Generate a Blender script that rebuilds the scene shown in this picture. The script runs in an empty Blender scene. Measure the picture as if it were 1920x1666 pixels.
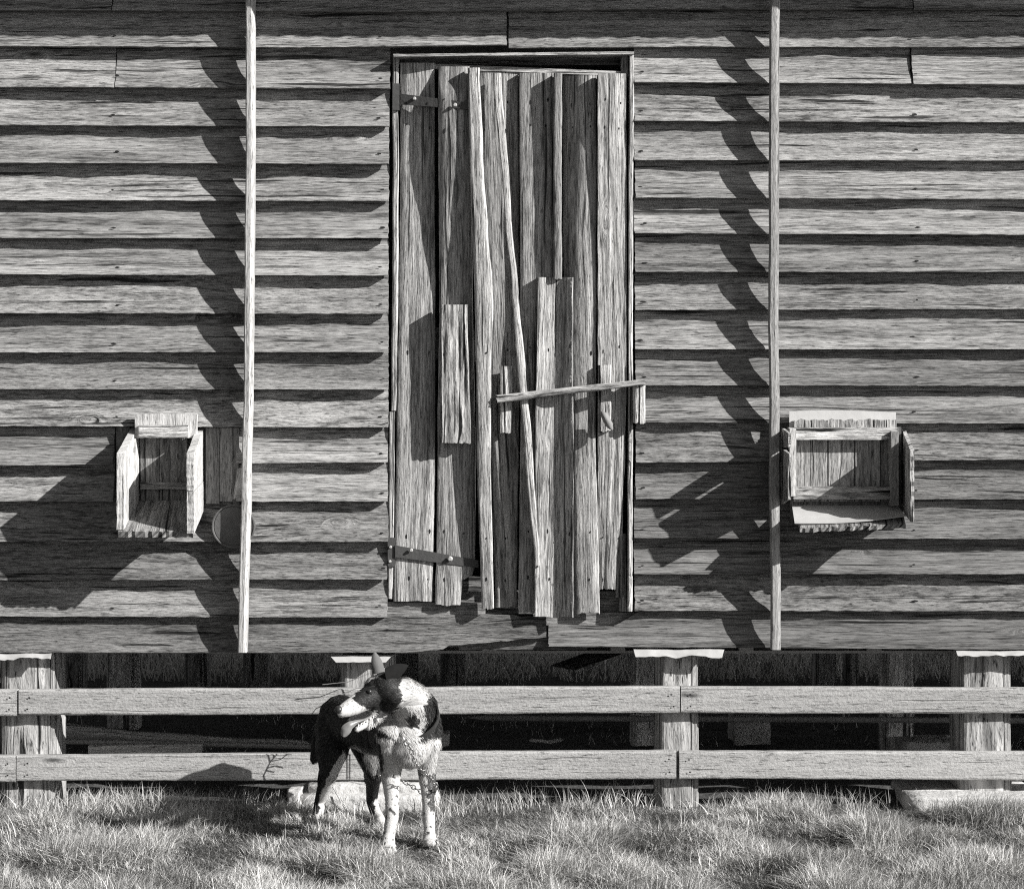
import bpy, bmesh, math, random
import numpy as np
from mathutils import Vector, noise, Matrix
random.seed(7); rng = np.random.default_rng(11)
scn = bpy.context.scene
COL = scn.collection

# ------------------------------------------------------------------ camera
C = 7.1            # camera distance to the wall
S = 0.00185        # metres per photograph pixel at the wall
HOR = 720.0        # eye level row
H = (1505 - HOR) * S
cam_d = bpy.data.cameras.new('camera'); cam = bpy.data.objects.new('camera', cam_d); COL.objects.link(cam)
cam.location = (0, -C, H); cam.rotation_euler = (math.radians(90), 0, 0)
cam_d.sensor_width = 36; cam_d.lens = 36 * C / (1920 * S); cam_d.shift_y = -(833 - HOR) / 1920
cam_d.clip_start = 0.05; cam_d.clip_end = 2000
scn.camera = cam
# ------------------------------------------------------------------ light (monochrome picture: neutral sky and sun)
SA, SB = 2.0, 1.18  # per metre of depth a shadow moves SA left and SB down on the wall
sd = Vector((-SA, 1, -SB)).normalized()
elev = math.asin(-sd.z); rot = math.atan2(SA, -1)
w = bpy.data.worlds.new('World'); scn.world = w; w.use_nodes = True
nt = w.node_tree; nt.nodes.clear()
sky = nt.nodes.new('ShaderNodeTexSky'); sky.sky_type = 'NISHITA'; sky.sun_disc = False
sky.sun_elevation = elev; sky.sun_rotation = rot
bw = nt.nodes.new('ShaderNodeSeparateColor'); bg = nt.nodes.new('ShaderNodeBackground'); wo = nt.nodes.new('ShaderNodeOutputWorld')
nt.links.new(sky.outputs[0], bw.inputs[0]); nt.links.new(bw.outputs[0], bg.inputs[0]); nt.links.new(bg.outputs[0], wo.inputs[0])
bg.inputs[1].default_value = 0.058
sl = bpy.data.lights.new('sun', 'SUN'); sl.energy = 5.0; sl.angle = math.radians(0.5); sl.color = (1, 0.99, 0.97)
so = bpy.data.objects.new('sun', sl); COL.objects.link(so); so.rotation_euler = sd.to_track_quat('-Z', 'Y').to_euler(); so.location = (6, -4, 5)
scn.view_settings.view_transform = 'Standard'; scn.view_settings.look = 'None'
scn.view_settings.exposure = 0.76; scn.view_settings.gamma = 1

scn.render.engine = 'CYCLES'; scn.cycles.use_denoising = False; scn.cycles.pixel_filter_type = 'BLACKMAN_HARRIS'; scn.cycles.filter_width = 1.15   # keep the fine grain of the picture
scn.cycles.max_bounces = 5; scn.cycles.sample_clamp_indirect = 2
# ------------------------------------------------------------------ helpers
def P(x, y, d=0.0):
    """photograph pixel -> world point d metres in front of the wall datum"""
    f = (C - d) / C
    return Vector(((x - 960) * S * f, -d, H + (HOR - y) * S * f))

def tag(o, label=None, cat=None, group=None, kind=None):
    if label: o['label'] = label
    if cat: o['category'] = cat
    if group: o['group'] = group
    if kind: o['kind'] = kind
    return o

def empty(name, loc, label, cat, group=None):
    o = bpy.data.objects.new(name, None); COL.objects.link(o); o.location = loc
    return tag(o, label, cat, group)

def fbm(x, y, z=0.0, o=3):
    return noise.fractal(Vector((x, y, z)), 1.0, 2.0, o)

class MB:
    """mesh collector; every vertex carries a grain coordinate (along, across, seed) and a tone"""
    def __init__(self): self.v = []; self.f = []; self.g = []; self.t = []; self.mi = []; self.sm = []
    def sheet(self, grid, ggrid, tone, flip=None, mi=0, smooth=True):
        b = len(self.v); nu = len(grid); nv = len(grid[0])
        for i in range(nu):
            for j in range(nv):
                self.v.append(grid[i][j]); self.g.append(ggrid[i][j]); self.t.append(tone)
        for i in range(nu - 1):
            for j in range(nv - 1):
                q = [b + i*nv + j, b + i*nv + j+1, b + (i+1)*nv + j+1, b + (i+1)*nv + j]
                if flip is not None:
                    p0, p1, p2, p3 = [self.v[k] for k in q]
                    n = (p2 - p0).cross(p3 - p1)
                    if n.dot((p0 + p1 + p2 + p3) / 4 - flip) < 0: q.reverse()
                self.f.append(q); self.mi.append(mi); self.sm.append(smooth)
    def slab(self, F, nu, nv, thick, tone=1.0, seed=None, back=True, mi=0, smooth=True):
        """F(u, v) -> (front point, along, across); u right, v down; thick = vector into the piece"""
        if seed is None: seed = random.uniform(0, 90)
        G = []; A = []
        for i in range(nu + 1):
            r = []; a = []
            for j in range(nv + 1):
                p, al, ac = F(i / nu, j / nv); r.append(Vector(p)); a.append((al, ac, seed))
            G.append(r); A.append(a)
        T = Vector(thick); tl = T.length
        cen = sum((p for r in G for p in r), Vector()) / ((nu+1)*(nv+1)) + T / 2
        c2 = (G[0][0] + G[-1][-1] + G[0][-1] + G[-1][0]) / 4
        n = (G[nu//2][nv] - G[nu//2][0]).cross(G[nu][nv//2] - G[0][nv//2])
        self.sheet(G, A, tone, mi=mi, smooth=smooth) if n.dot(T) < 0 else self.sheet([r for r in G[::-1]], A[::-1], tone, mi=mi, smooth=smooth)
        B = [[p + T for p in r] for r in G]
        AB = [[(a[0], a[1] + .37, a[2]) for a in r] for r in A]
        if back: self.sheet(B[::-1], AB[::-1], tone, mi=mi) if n.dot(T) < 0 else self.sheet(B, AB, tone, mi=mi)
        def strip(e, eb, ea):
            gg = [[(a[0], a[1], a[2]), (a[0] , a[1] + tl, a[2])] for a in ea]
            self.sheet([[p, q] for p, q in zip(e, eb)], gg, tone, flip=cen, mi=mi, smooth=False)
        strip(G[0], B[0], A[0]); strip(G[-1], B[-1], A[-1])
        strip([r[0] for r in G], [r[0] for r in B], [r[0] for r in A])
        strip([r[-1] for r in G], [r[-1] for r in B], [r[-1] for r in A])
    def quad(self, a, b, c, d, thick, grain='v', nu=4, nv=4, tone=1.0, rough=0.0, ends=0.0, mi=0, seed=None):
        """slab from corners top-left, top-right, bottom-right, bottom-left"""
        a, b, c, d = map(Vector, (a, b, c, d)); w_ = (b - a).length; h_ = (d - a).length
        sd_ = random.uniform(0, 99) if seed is None else seed
        def F(u, v):
            uu, vv = u, v
            e = ends * (fbm(u * 17 + sd_, v * 3, 1, 4)) if grain == 'v' else ends * (fbm(v * 13 + sd_, u * 3, 1, 4))
            if ends:
                if grain == 'v' and v in (0, 1): vv = v + (e / h_)
                if grain == 'u' and u in (0, 1): uu = u + (e / w_)
            p = (a * (1-uu) + b * uu) * (1-vv) + (d * (1-uu) + c * uu) * vv
            if rough: p = p + Vector(thick).normalized() * rough * fbm(p.x*9 + sd_, p.z*9, p.y*9)
            if grain == 'v': return p, v * h_, u * w_
            return p, u * w_, v * h_
        self.slab(F, nu, nv, thick, tone, sd_, mi=mi)
    def build(self, name, mats, parent=None):
        me = bpy.data.meshes.new(name)
        me.from_pydata([tuple(v) for v in self.v], [], self.f)
        if not isinstance(mats, (list, tuple)): mats = [mats]
        for m in mats: me.materials.append(m)
        me.polygons.foreach_set('material_index', self.mi)
        me.polygons.foreach_set('use_smooth', self.sm)
        at = me.attributes.new('grain', 'FLOAT_VECTOR', 'POINT'); at.data.foreach_set('vector', np.array(self.g, dtype=np.float32).ravel())
        at = me.attributes.new('tone', 'FLOAT', 'POINT'); at.data.foreach_set('value', np.array(self.t, dtype=np.float32))
        me.update()
        o = bpy.data.objects.new(name, me); COL.objects.link(o)
        if parent is not None: put(o, parent)
        return o

def wloc(o):
    l = Vector(o.location)
    while o.parent is not None: o = o.parent; l += Vector(o.location)
    return l
def put(o, parent):
    """parent keeping the world place (parents are only ever moved, never turned)"""
    o.location = Vector(o.location) - wloc(parent); o.parent = parent
    return o

# ------------------------------------------------------------------ materials
class NT:
    def __init__(self, name):
        self.m = bpy.data.materials.new(name); self.m.use_nodes = True
        self.t = self.m.node_tree; self.t.nodes.clear()
        self.out = self.n('ShaderNodeOutputMaterial'); self.b = self.n('ShaderNodeBsdfPrincipled')
        self.l(self.b.outputs[0], self.out.inputs[0])
    def n(self, k, **kw):
        x = self.t.nodes.new(k)
        for a, v in kw.items(): setattr(x, a, v)
        return x
    def l(self, a, b): self.t.links.new(a, b)
    def vm(self, vec, mul):
        x = self.n('ShaderNodeVectorMath', operation='MULTIPLY'); self.l(vec, x.inputs[0]); x.inputs[1].default_value = mul; return x.outputs[0]
    def noise(self, vec, sc=1.0, det=3.0, rough=.55, dist=0.0):
        x = self.n('ShaderNodeTexNoise'); self.l(vec, x.inputs['Vector']); x.inputs['Scale'].default_value = sc
        x.inputs['Detail'].default_value = det; x.inputs['Roughness'].default_value = rough; x.inputs['Distortion'].default_value = dist
        return x.outputs[0]
    def ramp(self, f, stops):
        x = self.n('ShaderNodeValToRGB'); self.l(f, x.inputs[0]); e = x.color_ramp.elements
        while len(e) < len(stops): e.new(0.5)
        for k, (p, c) in enumerate(stops): e[k].position = p; e[k].color = (c, c, c, 1)
        return x.outputs[0]
    def math(self, op, a, b=None):
        x = self.n('ShaderNodeMath', operation=op)
        for k, q in enumerate((a, b)):
            if q is None: continue
            if isinstance(q, (int, float)): x.inputs[k].default_value = q
            else: self.l(q, x.inputs[k])
        return x.outputs[0]
    def gray(self, val, tint=(1.0, .988, .972)):
        x = self.n('ShaderNodeCombineColor')
        for k in range(3): self.l(self.math('MULTIPLY', val, tint[k]), x.inputs[k])
        self.l(x.outputs[0], self.b.inputs['Base Color'])
    def bump(self, h, dist, strength=1.0):
        x = self.n('ShaderNodeBump'); x.inputs['Strength'].default_value = strength; x.inputs['Distance'].default_value = dist
        self.l(h, x.inputs['Height']); self.l(x.outputs[0], self.b.inputs['Normal'])

def wood(name, lo, hi, crack=.5, relief=.004, fine=170.0, cracks=(.36, .42), blotch=.35, along=24.0):
    q = NT(name)
    g = q.n('ShaderNodeAttribute', attribute_name='grain').outputs['Vector']
    tn = q.n('ShaderNodeAttribute', attribute_name='tone').outputs['Fac']
    # bend the grain lines slowly
    wv = q.noise(q.vm(g, (2.2, 9, 1)), 1, 2); off = q.math('MULTIPLY', q.math('SUBTRACT', wv, .5), .022)
    vo = q.n('ShaderNodeTexVoronoi'); vo.inputs['Scale'].default_value = 1; q.l(q.vm(g, (1.5, 7, 37)), vo.inputs['Vector']); kd = vo.outputs['Distance']
    kn = q.n('ShaderNodeMapRange', interpolation_type='SMOOTHSTEP'); q.l(kd, kn.inputs[0]); kn.inputs[1].default_value = .02; kn.inputs[2].default_value = .16; kn.inputs[3].default_value = 1; kn.inputs[4].default_value = 0
    off = q.math('ADD', off, q.math('MULTIPLY', kn.outputs[0], .03))
    cmb = q.n('ShaderNodeCombineXYZ'); q.l(off, cmb.inputs[1])
    ad = q.n('ShaderNodeVectorMath', operation='ADD'); q.l(g, ad.inputs[0]); q.l(cmb.outputs[0], ad.inputs[1]); g2 = ad.outputs[0]
    f1 = q.noise(q.vm(g2, (along, fine, 1)), 1, 5, .72)
    f2 = q.noise(q.vm(g2, (2.2, 48, 1.7)), 1, 3, .6)
    f3 = q.noise(q.vm(g, (1.1, 7, 3.1)), 1, 3, .5)
    ck = q.ramp(q.noise(q.vm(g2, (1.8, 75, 5.3)), 1, 2, .5), [(cracks[0] - .06, 0.0), (cracks[1] - .06, 1.0)])
    pit = q.ramp(q.noise(q.vm(g, (20, 260, 1)), 1, 4, .75, .3), [(.35, 0.15), (.45, 1.0)])
    v = q.math('ADD', q.math('MULTIPLY', f1, .62), q.math('MULTIPLY', f2, .38))
    col = q.ramp(v, [(.39, lo), (.49, (lo + hi) * .5), (.60, hi)])
    bl = q.math('ADD', 1 - blotch, q.math('MULTIPLY', f3, blotch * 2))
    col = q.math('MULTIPLY', col, bl); col = q.math('MULTIPLY', col, tn)
    ckm = q.math('ADD', 1 - crack, q.math('MULTIPLY', ck, crack)); col = q.math('MULTIPLY', q.math('MULTIPLY', col, ckm), pit)
    col = q.math('MULTIPLY', col, q.ramp(kd, [(.02, .25), (.075, 1.0)]))
    q.gray(col)
    hgt = q.math('ADD', q.math('ADD', q.math('MULTIPLY', f1, .8), q.math('MULTIPLY', f2, .9)), q.math('MULTIPLY', ck, .6))
    q.bump(hgt, relief, 1.0)
    q.b.inputs['Roughness'].default_value = .9; q.b.inputs['Specular IOR Level'].default_value = .15
    return q.m

M = {}
M['board'] = wood('weathered_board', .085, .42, crack=.85, relief=.006, fine=190, along=17, blotch=.5)
M['plank'] = wood('door_plank', .10, .54, crack=.8, relief=.007, fine=190, cracks=(.38, .44), along=11)
M['pale'] = wood('pale_timber', .28, .56, crack=.35, relief=.003, fine=140, blotch=.15)
M['stump'] = wood('split_stump', .16, .55, crack=.9, relief=.012, fine=75, cracks=(.40, .48), along=4)
M['lifted'] = wood('bounce_lifted_timber', .4, .8, crack=.5, relief=.004)  # albedo raised to stand in for bounced light under the shed
M['rail'] = wood('sawn_rail', .33, .47, crack=.15, relief=.004, fine=150, blotch=.12, along=90)
M['inner'] = wood('inner_board', .10, .36, crack=.8, relief=.003)
M['old'] = wood('cracked_block', .12, .62, crack=.95, relief=.009, fine=90, cracks=(.42, .47), along=12)

def plain(name, val, rough=.8, metal=0.0, nscale=30, namp=.25, bumpd=.001, tint=(1, .988, .972)):
    q = NT(name); tc = q.n('ShaderNodeTexCoord').outputs['Object']
    f = q.noise(tc, nscale, 5, .6); f2 = q.noise(tc, nscale * .17, 3, .6)
    v = q.math('MULTIPLY', q.math('ADD', 1 - namp, q.math('MULTIPLY', q.math('ADD', f, f2), namp)), val)
    q.gray(v, tint); q.bump(f, bumpd); q.b.inputs['Roughness'].default_value = rough; q.b.inputs['Metallic'].default_value = metal
    return q.m
M['iron'] = plain('rusty_iron', .07, .75, .2, 60, .5, .002)
M['bolt'] = plain('bolt_steel', .5, .5, .3)
M['tin'] = plain('galvanised_tin', .44, .6, .1, 24, .35, .001)
M['lid'] = plain('stained_tin', .10, .75, .1, 38, 1.0, .003)
M['stone'] = plain('rough_stone', .48, .95, 0, 26, .3, .012)
M['soil'] = plain('soil', .06, 1, 0, 18, .6, .03)
M['darkhole'] = plain('nail_hole', .01, 1)
M['roof'] = plain('roof_iron', .3, .6, .3)
M['dirtwood'] = plain('dusty_timber', .3, .95, 0, 25, .4, .004)

# ------------------------------------------------------------------ ground
def gz(x, y):
    """ground height; y negative in front of the wall"""
    z = .018 * noise.noise(Vector((x*2.3, y*2.3, 3))) + .012 * noise.noise(Vector((x*6, y*6, 8)))
    if y > -.2: z -= .02 * min(1, (y + .2) / .4)
    if y < -.9: z += .02 * min(1.5, (-.9 - y))
    return z
bm = bmesh.new()
xs = [-300, -60, -15, -6] + [-3.4 + .085*i for i in range(81)] + [6, 15, 60, 300]
ys = [-300, -60, -15, -6, -3.5] + [-2.2 + .085*i for i in range(80)] + [6.5, 10, 20, 60, 300]
gv = [[bm.verts.new((x, y, gz(x, y))) for y in ys] for x in xs]
for i in range(len(xs)-1):
    for j in range(len(ys)-1): bm.faces.new((gv[i][j], gv[i+1][j], gv[i+1][j+1], gv[i][j+1]))
me = bpy.data.meshes.new('ground'); bm.to_mesh(me); bm.free(); me.materials.append(M['soil'])
for p in me.polygons: p.use_smooth = True
ground = bpy.data.objects.new('ground', me); COL.objects.link(ground); tag(ground, 'dark soil ground under and around the shed', kind='structure')

# ------------------------------------------------------------------ the shed
FLOOR_Z = P(960, 1215).z
shed = empty('weatherboard_shed', (0, 0, 0), 'weathered unpainted weatherboard shed standing on short timber stumps', 'shed')
DB = .055   # how far a board's lower edge stands out
def clad(mb, x0, x1, prev, but, seed, tone=1.0, rec=.040, dexp=2.3, dd=0.0, topx=22, notch=None, jag=1.5, th=.026):
    """one lapped board. prev/but: functions x -> row of the lower edge of the board above / of this board"""
    nu = max(3, int((x1 - x0) / (12 if x0 < 2300 else 400))); nv = 14
    hr = random.Random(int(seed * 977)); ka, kc = hr.uniform(.55, 1.5), hr.uniform(.65, 1.3)
    def F(u, v):
        x = x0 + (x1 - x0) * u
        if u == 0 or u == 1: x += jag * 1.2 * fbm(v * 9 + seed, u * 7, 2)
        pv = prev(x) - topx; bt = but(x) + .9 * fbm(x * .035, seed, 5, 4) + .5 * fbm(x * .3, seed, 9)
        if notch: bt += notch(x)
        s = pv + (bt - pv) * v
        t = (s - prev(x)) / max(8, but(x) - prev(x)); tt = max(0, min(1, t))
        rr = rec * (1 + .24 * fbm(x * .0055, seed * 1.7, 3))
        f = .12 * tt + .88 * tt ** (dexp + .5 * fbm(x * .003, seed, 11))
        d = DB + dd - rr * (1 - f) + .0035 * fbm(x * .006, seed, 7)
        if t > .97: d -= .0025                                   # worn lower arris
        d += .0012 * fbm(x * .02, s * .12, seed)
        if t < 0: d = DB + dd - rr + .006 * t
        p = P(x, s); return Vector((p.x, -d, p.z)), (x - x0) * S * ka + seed, s * S * kc
    mb.slab(F, nu, nv, (0, th, 0), tone, seed)

def lin(a, b, xa, xb): return lambda x: a + (b - a) * (x - xa) / (xb - xa)
L = [(-46,-44),(24,27),(91,94),(167,169.5),(238,240),(308,310),(378,379),(448,448),(515.6,518),(588,589),(661,660),(729,730),(798,800),(871,865),(938,938),(1013,1013),(1084.6,1082.6),(1152,1153.6),(1219,1219)]
R = [(-48,-48),(22,22),(92,92.5),(158,162),(230,233),(303,304),(373,376),(439,442),(511,511),(582,580),(655,655),(722,723),(791,793),(866,860),(933,934),(1006,1008),(1073,1073),(1141,1142),(1209,1214)]
Lf = [lin(a, b, 0, 728) for a, b in L]; Rf = [lin(a, b, 1190, 1920) for a, b in R]
def full(k):
    def f(x):
        t = max(0, min(1, (x - 728) / 460)); return Lf[k](x) * (1 - t) + Rf[k](x) * t
    return f
XL, XR = -420, 2340
mb = MB()
def tone(): return random.uniform(.76, 1.18)
ff = lambda k: (lambda x: full(0)(x) - 72 * (-k)) if k < 0 else full(k)
for k in range(-1, 1): clad(mb, XL, XR, ff(k-1), ff(k), 10 + k, .95)
clad(mb, XL, 214, ff(0), ff(1), 21, .9); clad(mb, 216, 1707, ff(0), ff(1), 22, .9); clad(mb, 1709, XR, ff(0), ff(1), 23, .95)
clad(mb, XL, 950, ff(1), lambda x: full(2)(x) - (5 if x > 560 else 0) * min(1, max(0, (x - 560) / 390)), 24, .95); clad(mb, 954, XR, ff(1), ff(2), 25, .85, dd=-.006)
for k in range(3, 19):
    e = 3 + [729, 728, 727, 727, 726, 726, 726, 726, 726, 726, 725, 725, 726, 724, 724, 722][k-3] if k < 19 else 722
    sx = random.uniform(0, 50)
    if k == 3: clad(mb, XL, 219, Lf[2], Lf[3], sx, 1.05); clad(mb, 221, e, Lf[2], Lf[3], sx + 3, .98)
    elif k in (13, 14):
        clad(mb, XL, 217, Lf[k-1], Lf[k], sx, tone()); clad(mb, 446, e, Lf[k-1], Lf[k], sx + 3, tone())
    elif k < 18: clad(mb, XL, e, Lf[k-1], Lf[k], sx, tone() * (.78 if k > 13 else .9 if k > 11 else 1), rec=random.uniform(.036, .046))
    # right hand side
    s0 = 1189.5 + random.uniform(-2, 2); sx = random.uniform(50, 90)
    if k == 3: clad(mb, s0, 1704, Rf[2], Rf[3], sx, 1.0); clad(mb, 1707, XR, Rf[2], lambda x: Rf[3](x) + 1, sx + 2, 1.05, dd=.006)
    elif k == 4:
        mid = lambda x: Rf[4](x) - 24 + (x - 1190) * .008
        clad(mb, s0, XR, Rf[3], Rf[4], sx, 1.0)
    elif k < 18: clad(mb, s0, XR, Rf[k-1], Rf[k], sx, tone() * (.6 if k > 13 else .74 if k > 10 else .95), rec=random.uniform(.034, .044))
# the lowest course: left board with a rotten end, right board split
def nl(x):
    r = 0
    if x > 840: r -= 5
    if x > 770: r -= min(22, (x - 770) * .085) + 3 * abs(noise.noise(Vector((x * .06, 2, 2))))
    return r
def topl(x): return Lf[17](x) if x < 722 else 1153 + 3 * noise.noise(Vector((x * .05, 1, 1))) + (4 if x > 975 else 0)
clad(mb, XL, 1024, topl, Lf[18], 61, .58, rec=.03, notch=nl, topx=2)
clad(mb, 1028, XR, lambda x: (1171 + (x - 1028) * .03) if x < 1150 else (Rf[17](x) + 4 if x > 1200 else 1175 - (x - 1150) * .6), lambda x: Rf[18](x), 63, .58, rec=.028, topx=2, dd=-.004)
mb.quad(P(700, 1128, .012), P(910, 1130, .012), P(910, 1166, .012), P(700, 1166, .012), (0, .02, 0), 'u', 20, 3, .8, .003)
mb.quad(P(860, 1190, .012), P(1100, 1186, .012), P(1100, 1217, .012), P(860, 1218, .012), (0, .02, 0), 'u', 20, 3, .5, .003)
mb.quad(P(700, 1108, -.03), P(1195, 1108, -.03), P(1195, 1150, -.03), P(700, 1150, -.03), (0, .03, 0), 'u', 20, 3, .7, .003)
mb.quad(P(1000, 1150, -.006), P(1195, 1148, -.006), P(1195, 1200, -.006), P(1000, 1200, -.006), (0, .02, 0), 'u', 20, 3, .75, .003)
# nail heads / holes with a short dark streak, set 1 mm proud
def nail(x, y, d, r=2.0):
    b = len(mb.v); c = P(x, y, 0)
    n = 8
    for i in range(n):
        a = i / n * 6.283; rx = r * (1.9 if random.random() < .4 else 1.1) * (1 + .3*random.random()); mb.v.append(Vector((c.x + math.cos(a)*rx*S, -d, c.z + math.sin(a)*r*S*.62)))
        mb.g.append((0, 0, 0)); mb.t.append(1)
    mb.f.append(list(range(b, b+n))[::-1] if False else list(range(b, b+n))); mb.mi.append(1); mb.sm.append(False)
def dface(prev, but, y):
    t = (y - prev) / (but - prev); return DB - .040 * (1 - (.12*t + .88*t**2.1)) + .0055
for k in range(2, 18):
    for x, fs in ((220, Lf), (716, Lf), (1203, Rf), (1712, Rf), (-150, Lf), (1712 + 340, Rf)):
        if x in (220,) and k in (13, 14): continue
        pv, bt = fs[k-1](x), fs[k](x); y = pv + (bt - pv) * random.uniform(.68, .8)
        nail(x + random.uniform(-5, 5), y, dface(pv, bt, y), random.uniform(2.0, 3.2))
# thin open splits running along some boards
def split(x0, x1, fs, k, tt, th=1.4, sl=0):
    n = int((x1 - x0) / 14); g = []; gg = []
    for i in range(n + 1):
        x = x0 + (x1 - x0) * i / n; pv, bt = fs[k-1](x), fs[k](x); e = math.sin(math.pi * i / n) ** .5 * th * (.6 + .5 * abs(noise.noise(Vector((x*.05, k, 2)))))
        y = pv + (bt - pv) * tt + 2.0 * fbm(x * .012, k * 3.1, 4) + sl * (x - x0); d = dface(pv, bt, y) + .0008
        c = P(x, y, 0); g.append([Vector((c.x, -d, c.z + e*S*.5)), Vector((c.x, -d - .0004, c.z - e*S*.5))]); gg.append([(0, 0, 0)] * 2)
    mb.sheet(g, gg, 1, mi=1)
split(1190, 1700, Rf, 4, .68, 2.6); split(1460, 2000, Rf, 6, .75, 1.6); split(1190, 1400, Rf, 6, .72, 1.8); split(1200, 1500, Rf, 7, .8, 1.4)
split(1480, 2100, Rf, 17, .62, 2.0); split(1500, 1800, Rf, 12, .75, 1.6); split(1200, 1330, Rf, 12, .7, 2.2)
split(-100, 420, Lf, 8, .72, 1.8); split(480, 600, Lf, 8, .75, 1.4); split(480, 700, Lf, 8, .5, 1.0); split(-60, 380, Lf, 9, .7, 1.6); split(480, 720, Lf, 13, .68, 2.2)
split(250, 420, Lf, 2, .86, 2.4); split(-80, 330, Lf, 12, .78, 1.8); split(500, 715, Lf, 17, .7, 2.2); split(1200, 1420, Rf, 8, .8, 1.6); split(1220, 1700, Rf, 9, .84, 1.4)
split(620, 720, Lf, 17, .5, 2.5); split(1060, 1160, Rf, 18, .45, 2.6); split(1200, 1420, Rf, 17, .6, 2.2)
for k in range(0, 19): clad(mb, 2340, 8600, ff(k-1), ff(k), 5 + k, tone())  # unseen wall stretch added to keep the ground behind in shade
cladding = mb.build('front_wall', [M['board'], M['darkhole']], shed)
cladding['label'] = 'lapped grey weatherboards weathered by the sun'

# other walls, floor, roof, studs (seen through gaps and from the side)
def boxmesh(name, lo, hi, mat, parent):
    mb = MB(); a, b = Vector(lo), Vector(hi)
    horiz = (b.x - a.x) > (b.z - a.z)
    mb.quad((a.x, a.y, b.z), (b.x, a.y, b.z), (b.x, a.y, a.z), (a.x, a.y, a.z), (0, b.y - a.y, 0), 'u' if horiz else 'v', 4, 4)
    return mb.build(name, mat, parent)
X0, X1 = P(XL, 0).x, P(8600, 0).x; EZ = P(0, -130).z; DEP = 3.0  # right end runs on out of view to lengthen the shed's shade
boxmesh('back_wall', (X0, DEP - .03, FLOOR_Z), (X1, DEP, EZ), M['board'], shed)
boxmesh('side_wall', (X0 - .03, 0.03, FLOOR_Z), (X0, DEP, EZ), M['board'], shed)
boxmesh('side_wall', (X1, 0.03, FLOOR_Z), (X1 + .03, DEP, EZ), M['board'], shed)
boxmesh('floor', (X0, .06, FLOOR_Z + .06), (X1, DEP - .04, FLOOR_Z + .09), M['dirtwood'], shed)
mb = MB()
for x in np.arange(X0 + .2, X1, .45): mb.quad((x, .08, FLOOR_Z + .055), (x + .05, .08, FLOOR_Z + .055), (x + .05, .08, FLOOR_Z - .02), (x, .08, FLOOR_Z - .02), (0, DEP - .2, 0), 'v', 1, 1)
for yy in (.10, 1.2, 2.2, 2.85): mb.quad((X0, yy, FLOOR_Z - .021), (X1, yy, FLOOR_Z - .021), (X1, yy, FLOOR_Z - .03 ), (X0, yy, FLOOR_Z - .03), (0, .1, 0), 'u', 2, 1)
mb.build('floor_frame', M['dirtwood'], shed)
bm = bmesh.new(); OH = .35
ridge = (DEP / 2, EZ + 2.0)  # ridge raised out of view so its shade covers the grass behind
for y0, z0, y1, z1 in ((-OH, EZ, ridge[0], ridge[1]), (DEP + OH, EZ, ridge[0], ridge[1])):
    n = 640
    for i in range(n):
        xa, xb = X0 - .3 + (X1 - X0 + .6) * i / n, X0 - .3 + (X1 - X0 + .6) * (i + 1) / n
        za, zb = .005 * math.sin(i * 1.7), .005 * math.sin((i + 1) * 1.7)
        q = [bm.verts.new(p) for p in ((xa, y0, z0 + za), (xb, y0, z0 + zb), (xb, y1, z1 + zb), (xa, y1, z1 + za))]
        bm.faces.new(q)
bmesh.ops.remove_doubles(bm, verts=bm.verts, dist=1e-4); bmesh.ops.solidify(bm, geom=bm.faces[:], thickness=.004)
me = bpy.data.meshes.new('roof'); bm.to_mesh(me); bm.free(); me.materials.append(M['roof']); o = bpy.data.objects.new('roof', me); COL.objects.link(o); put(o, shed)
for x in (X0, X1):   # gable ends
    mb = MB(); mb.sheet([[Vector((x, 0, EZ)), Vector((x, DEP/2, EZ + 1.97))], [Vector((x, DEP/2, EZ)), Vector((x, DEP/2, EZ + 1.96))], [Vector((x, DEP, EZ)), Vector((x, DEP/2, EZ + 1.97))]], [[(0,0,0), (0,1,0)]]*3, 1)
    mb.build('gable', M['board'], shed)

# door frame ---------------------------------------------------------------
def bar(mb, x0, y0, x1, y1, wid, d, th, grain='v', tone=1.0, n=30, taper=None, rough=.001, wob=0.0, ends=.002, d1=None, cham=.0):
    """a strip whose centre line runs (x0,y0)-(x1,y1) at front depth d, width wid px"""
    a = Vector((x0, y0)); b = Vector((x1, y1)); ax = (b - a); ln = ax.length; ax.normalize(); nr = Vector((ax.y, -ax.x)) if abs(ax.y) > abs(ax.x) else Vector((-ax.y, ax.x))
    if abs(ax.y) > abs(ax.x):
        if nr.x < 0: nr = -nr
    else:
        if nr.y < 0: nr = -nr
    sd_ = random.uniform(0, 99); w1 = wid if taper is None else taper; d1 = d if d1 is None else d1
    vert = abs(ax.y) > abs(ax.x)
    us = [0, .5 * cham, cham, .35, .65, 1 - cham, 1 - .5*cham, 1] if cham else [0, .25, .5, .75, 1]
    m = len(us) - 1
    def F(u, v):
        if vert: al, ac = v, us[int(round(u * m))]
        else: al, ac = u, us[int(round(v * m))]
        ww = wid + (w1 - wid) * al
        e = ends / S * fbm(ac * 11 + sd_, al * 3, 3) if al in (0, 1) else 0
        c = a + ax * (ln * al + e) + nr * ((ac - .5) * ww * (1 + .06 * fbm(al * ln * .02, sd_, 2)) + wob * fbm(al * ln * .006, sd_, 5))
        dd = d + (d1 - d) * al + rough * 2 * fbm(al * ln * .02, ac * 3, sd_)
        if cham: dd -= .006 * (1 if ac in (0, 1) else (.3 if ac in (.5*cham, 1 - .5*cham) else 0))
        return P(c.x, c.y, dd), al * ln * S, ac * ww * S
    if vert: mb.slab(F, m, n, (0, th, 0), tone, sd_)
    else: mb.slab(F, n, m, (0, th, 0), tone, sd_)

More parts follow.
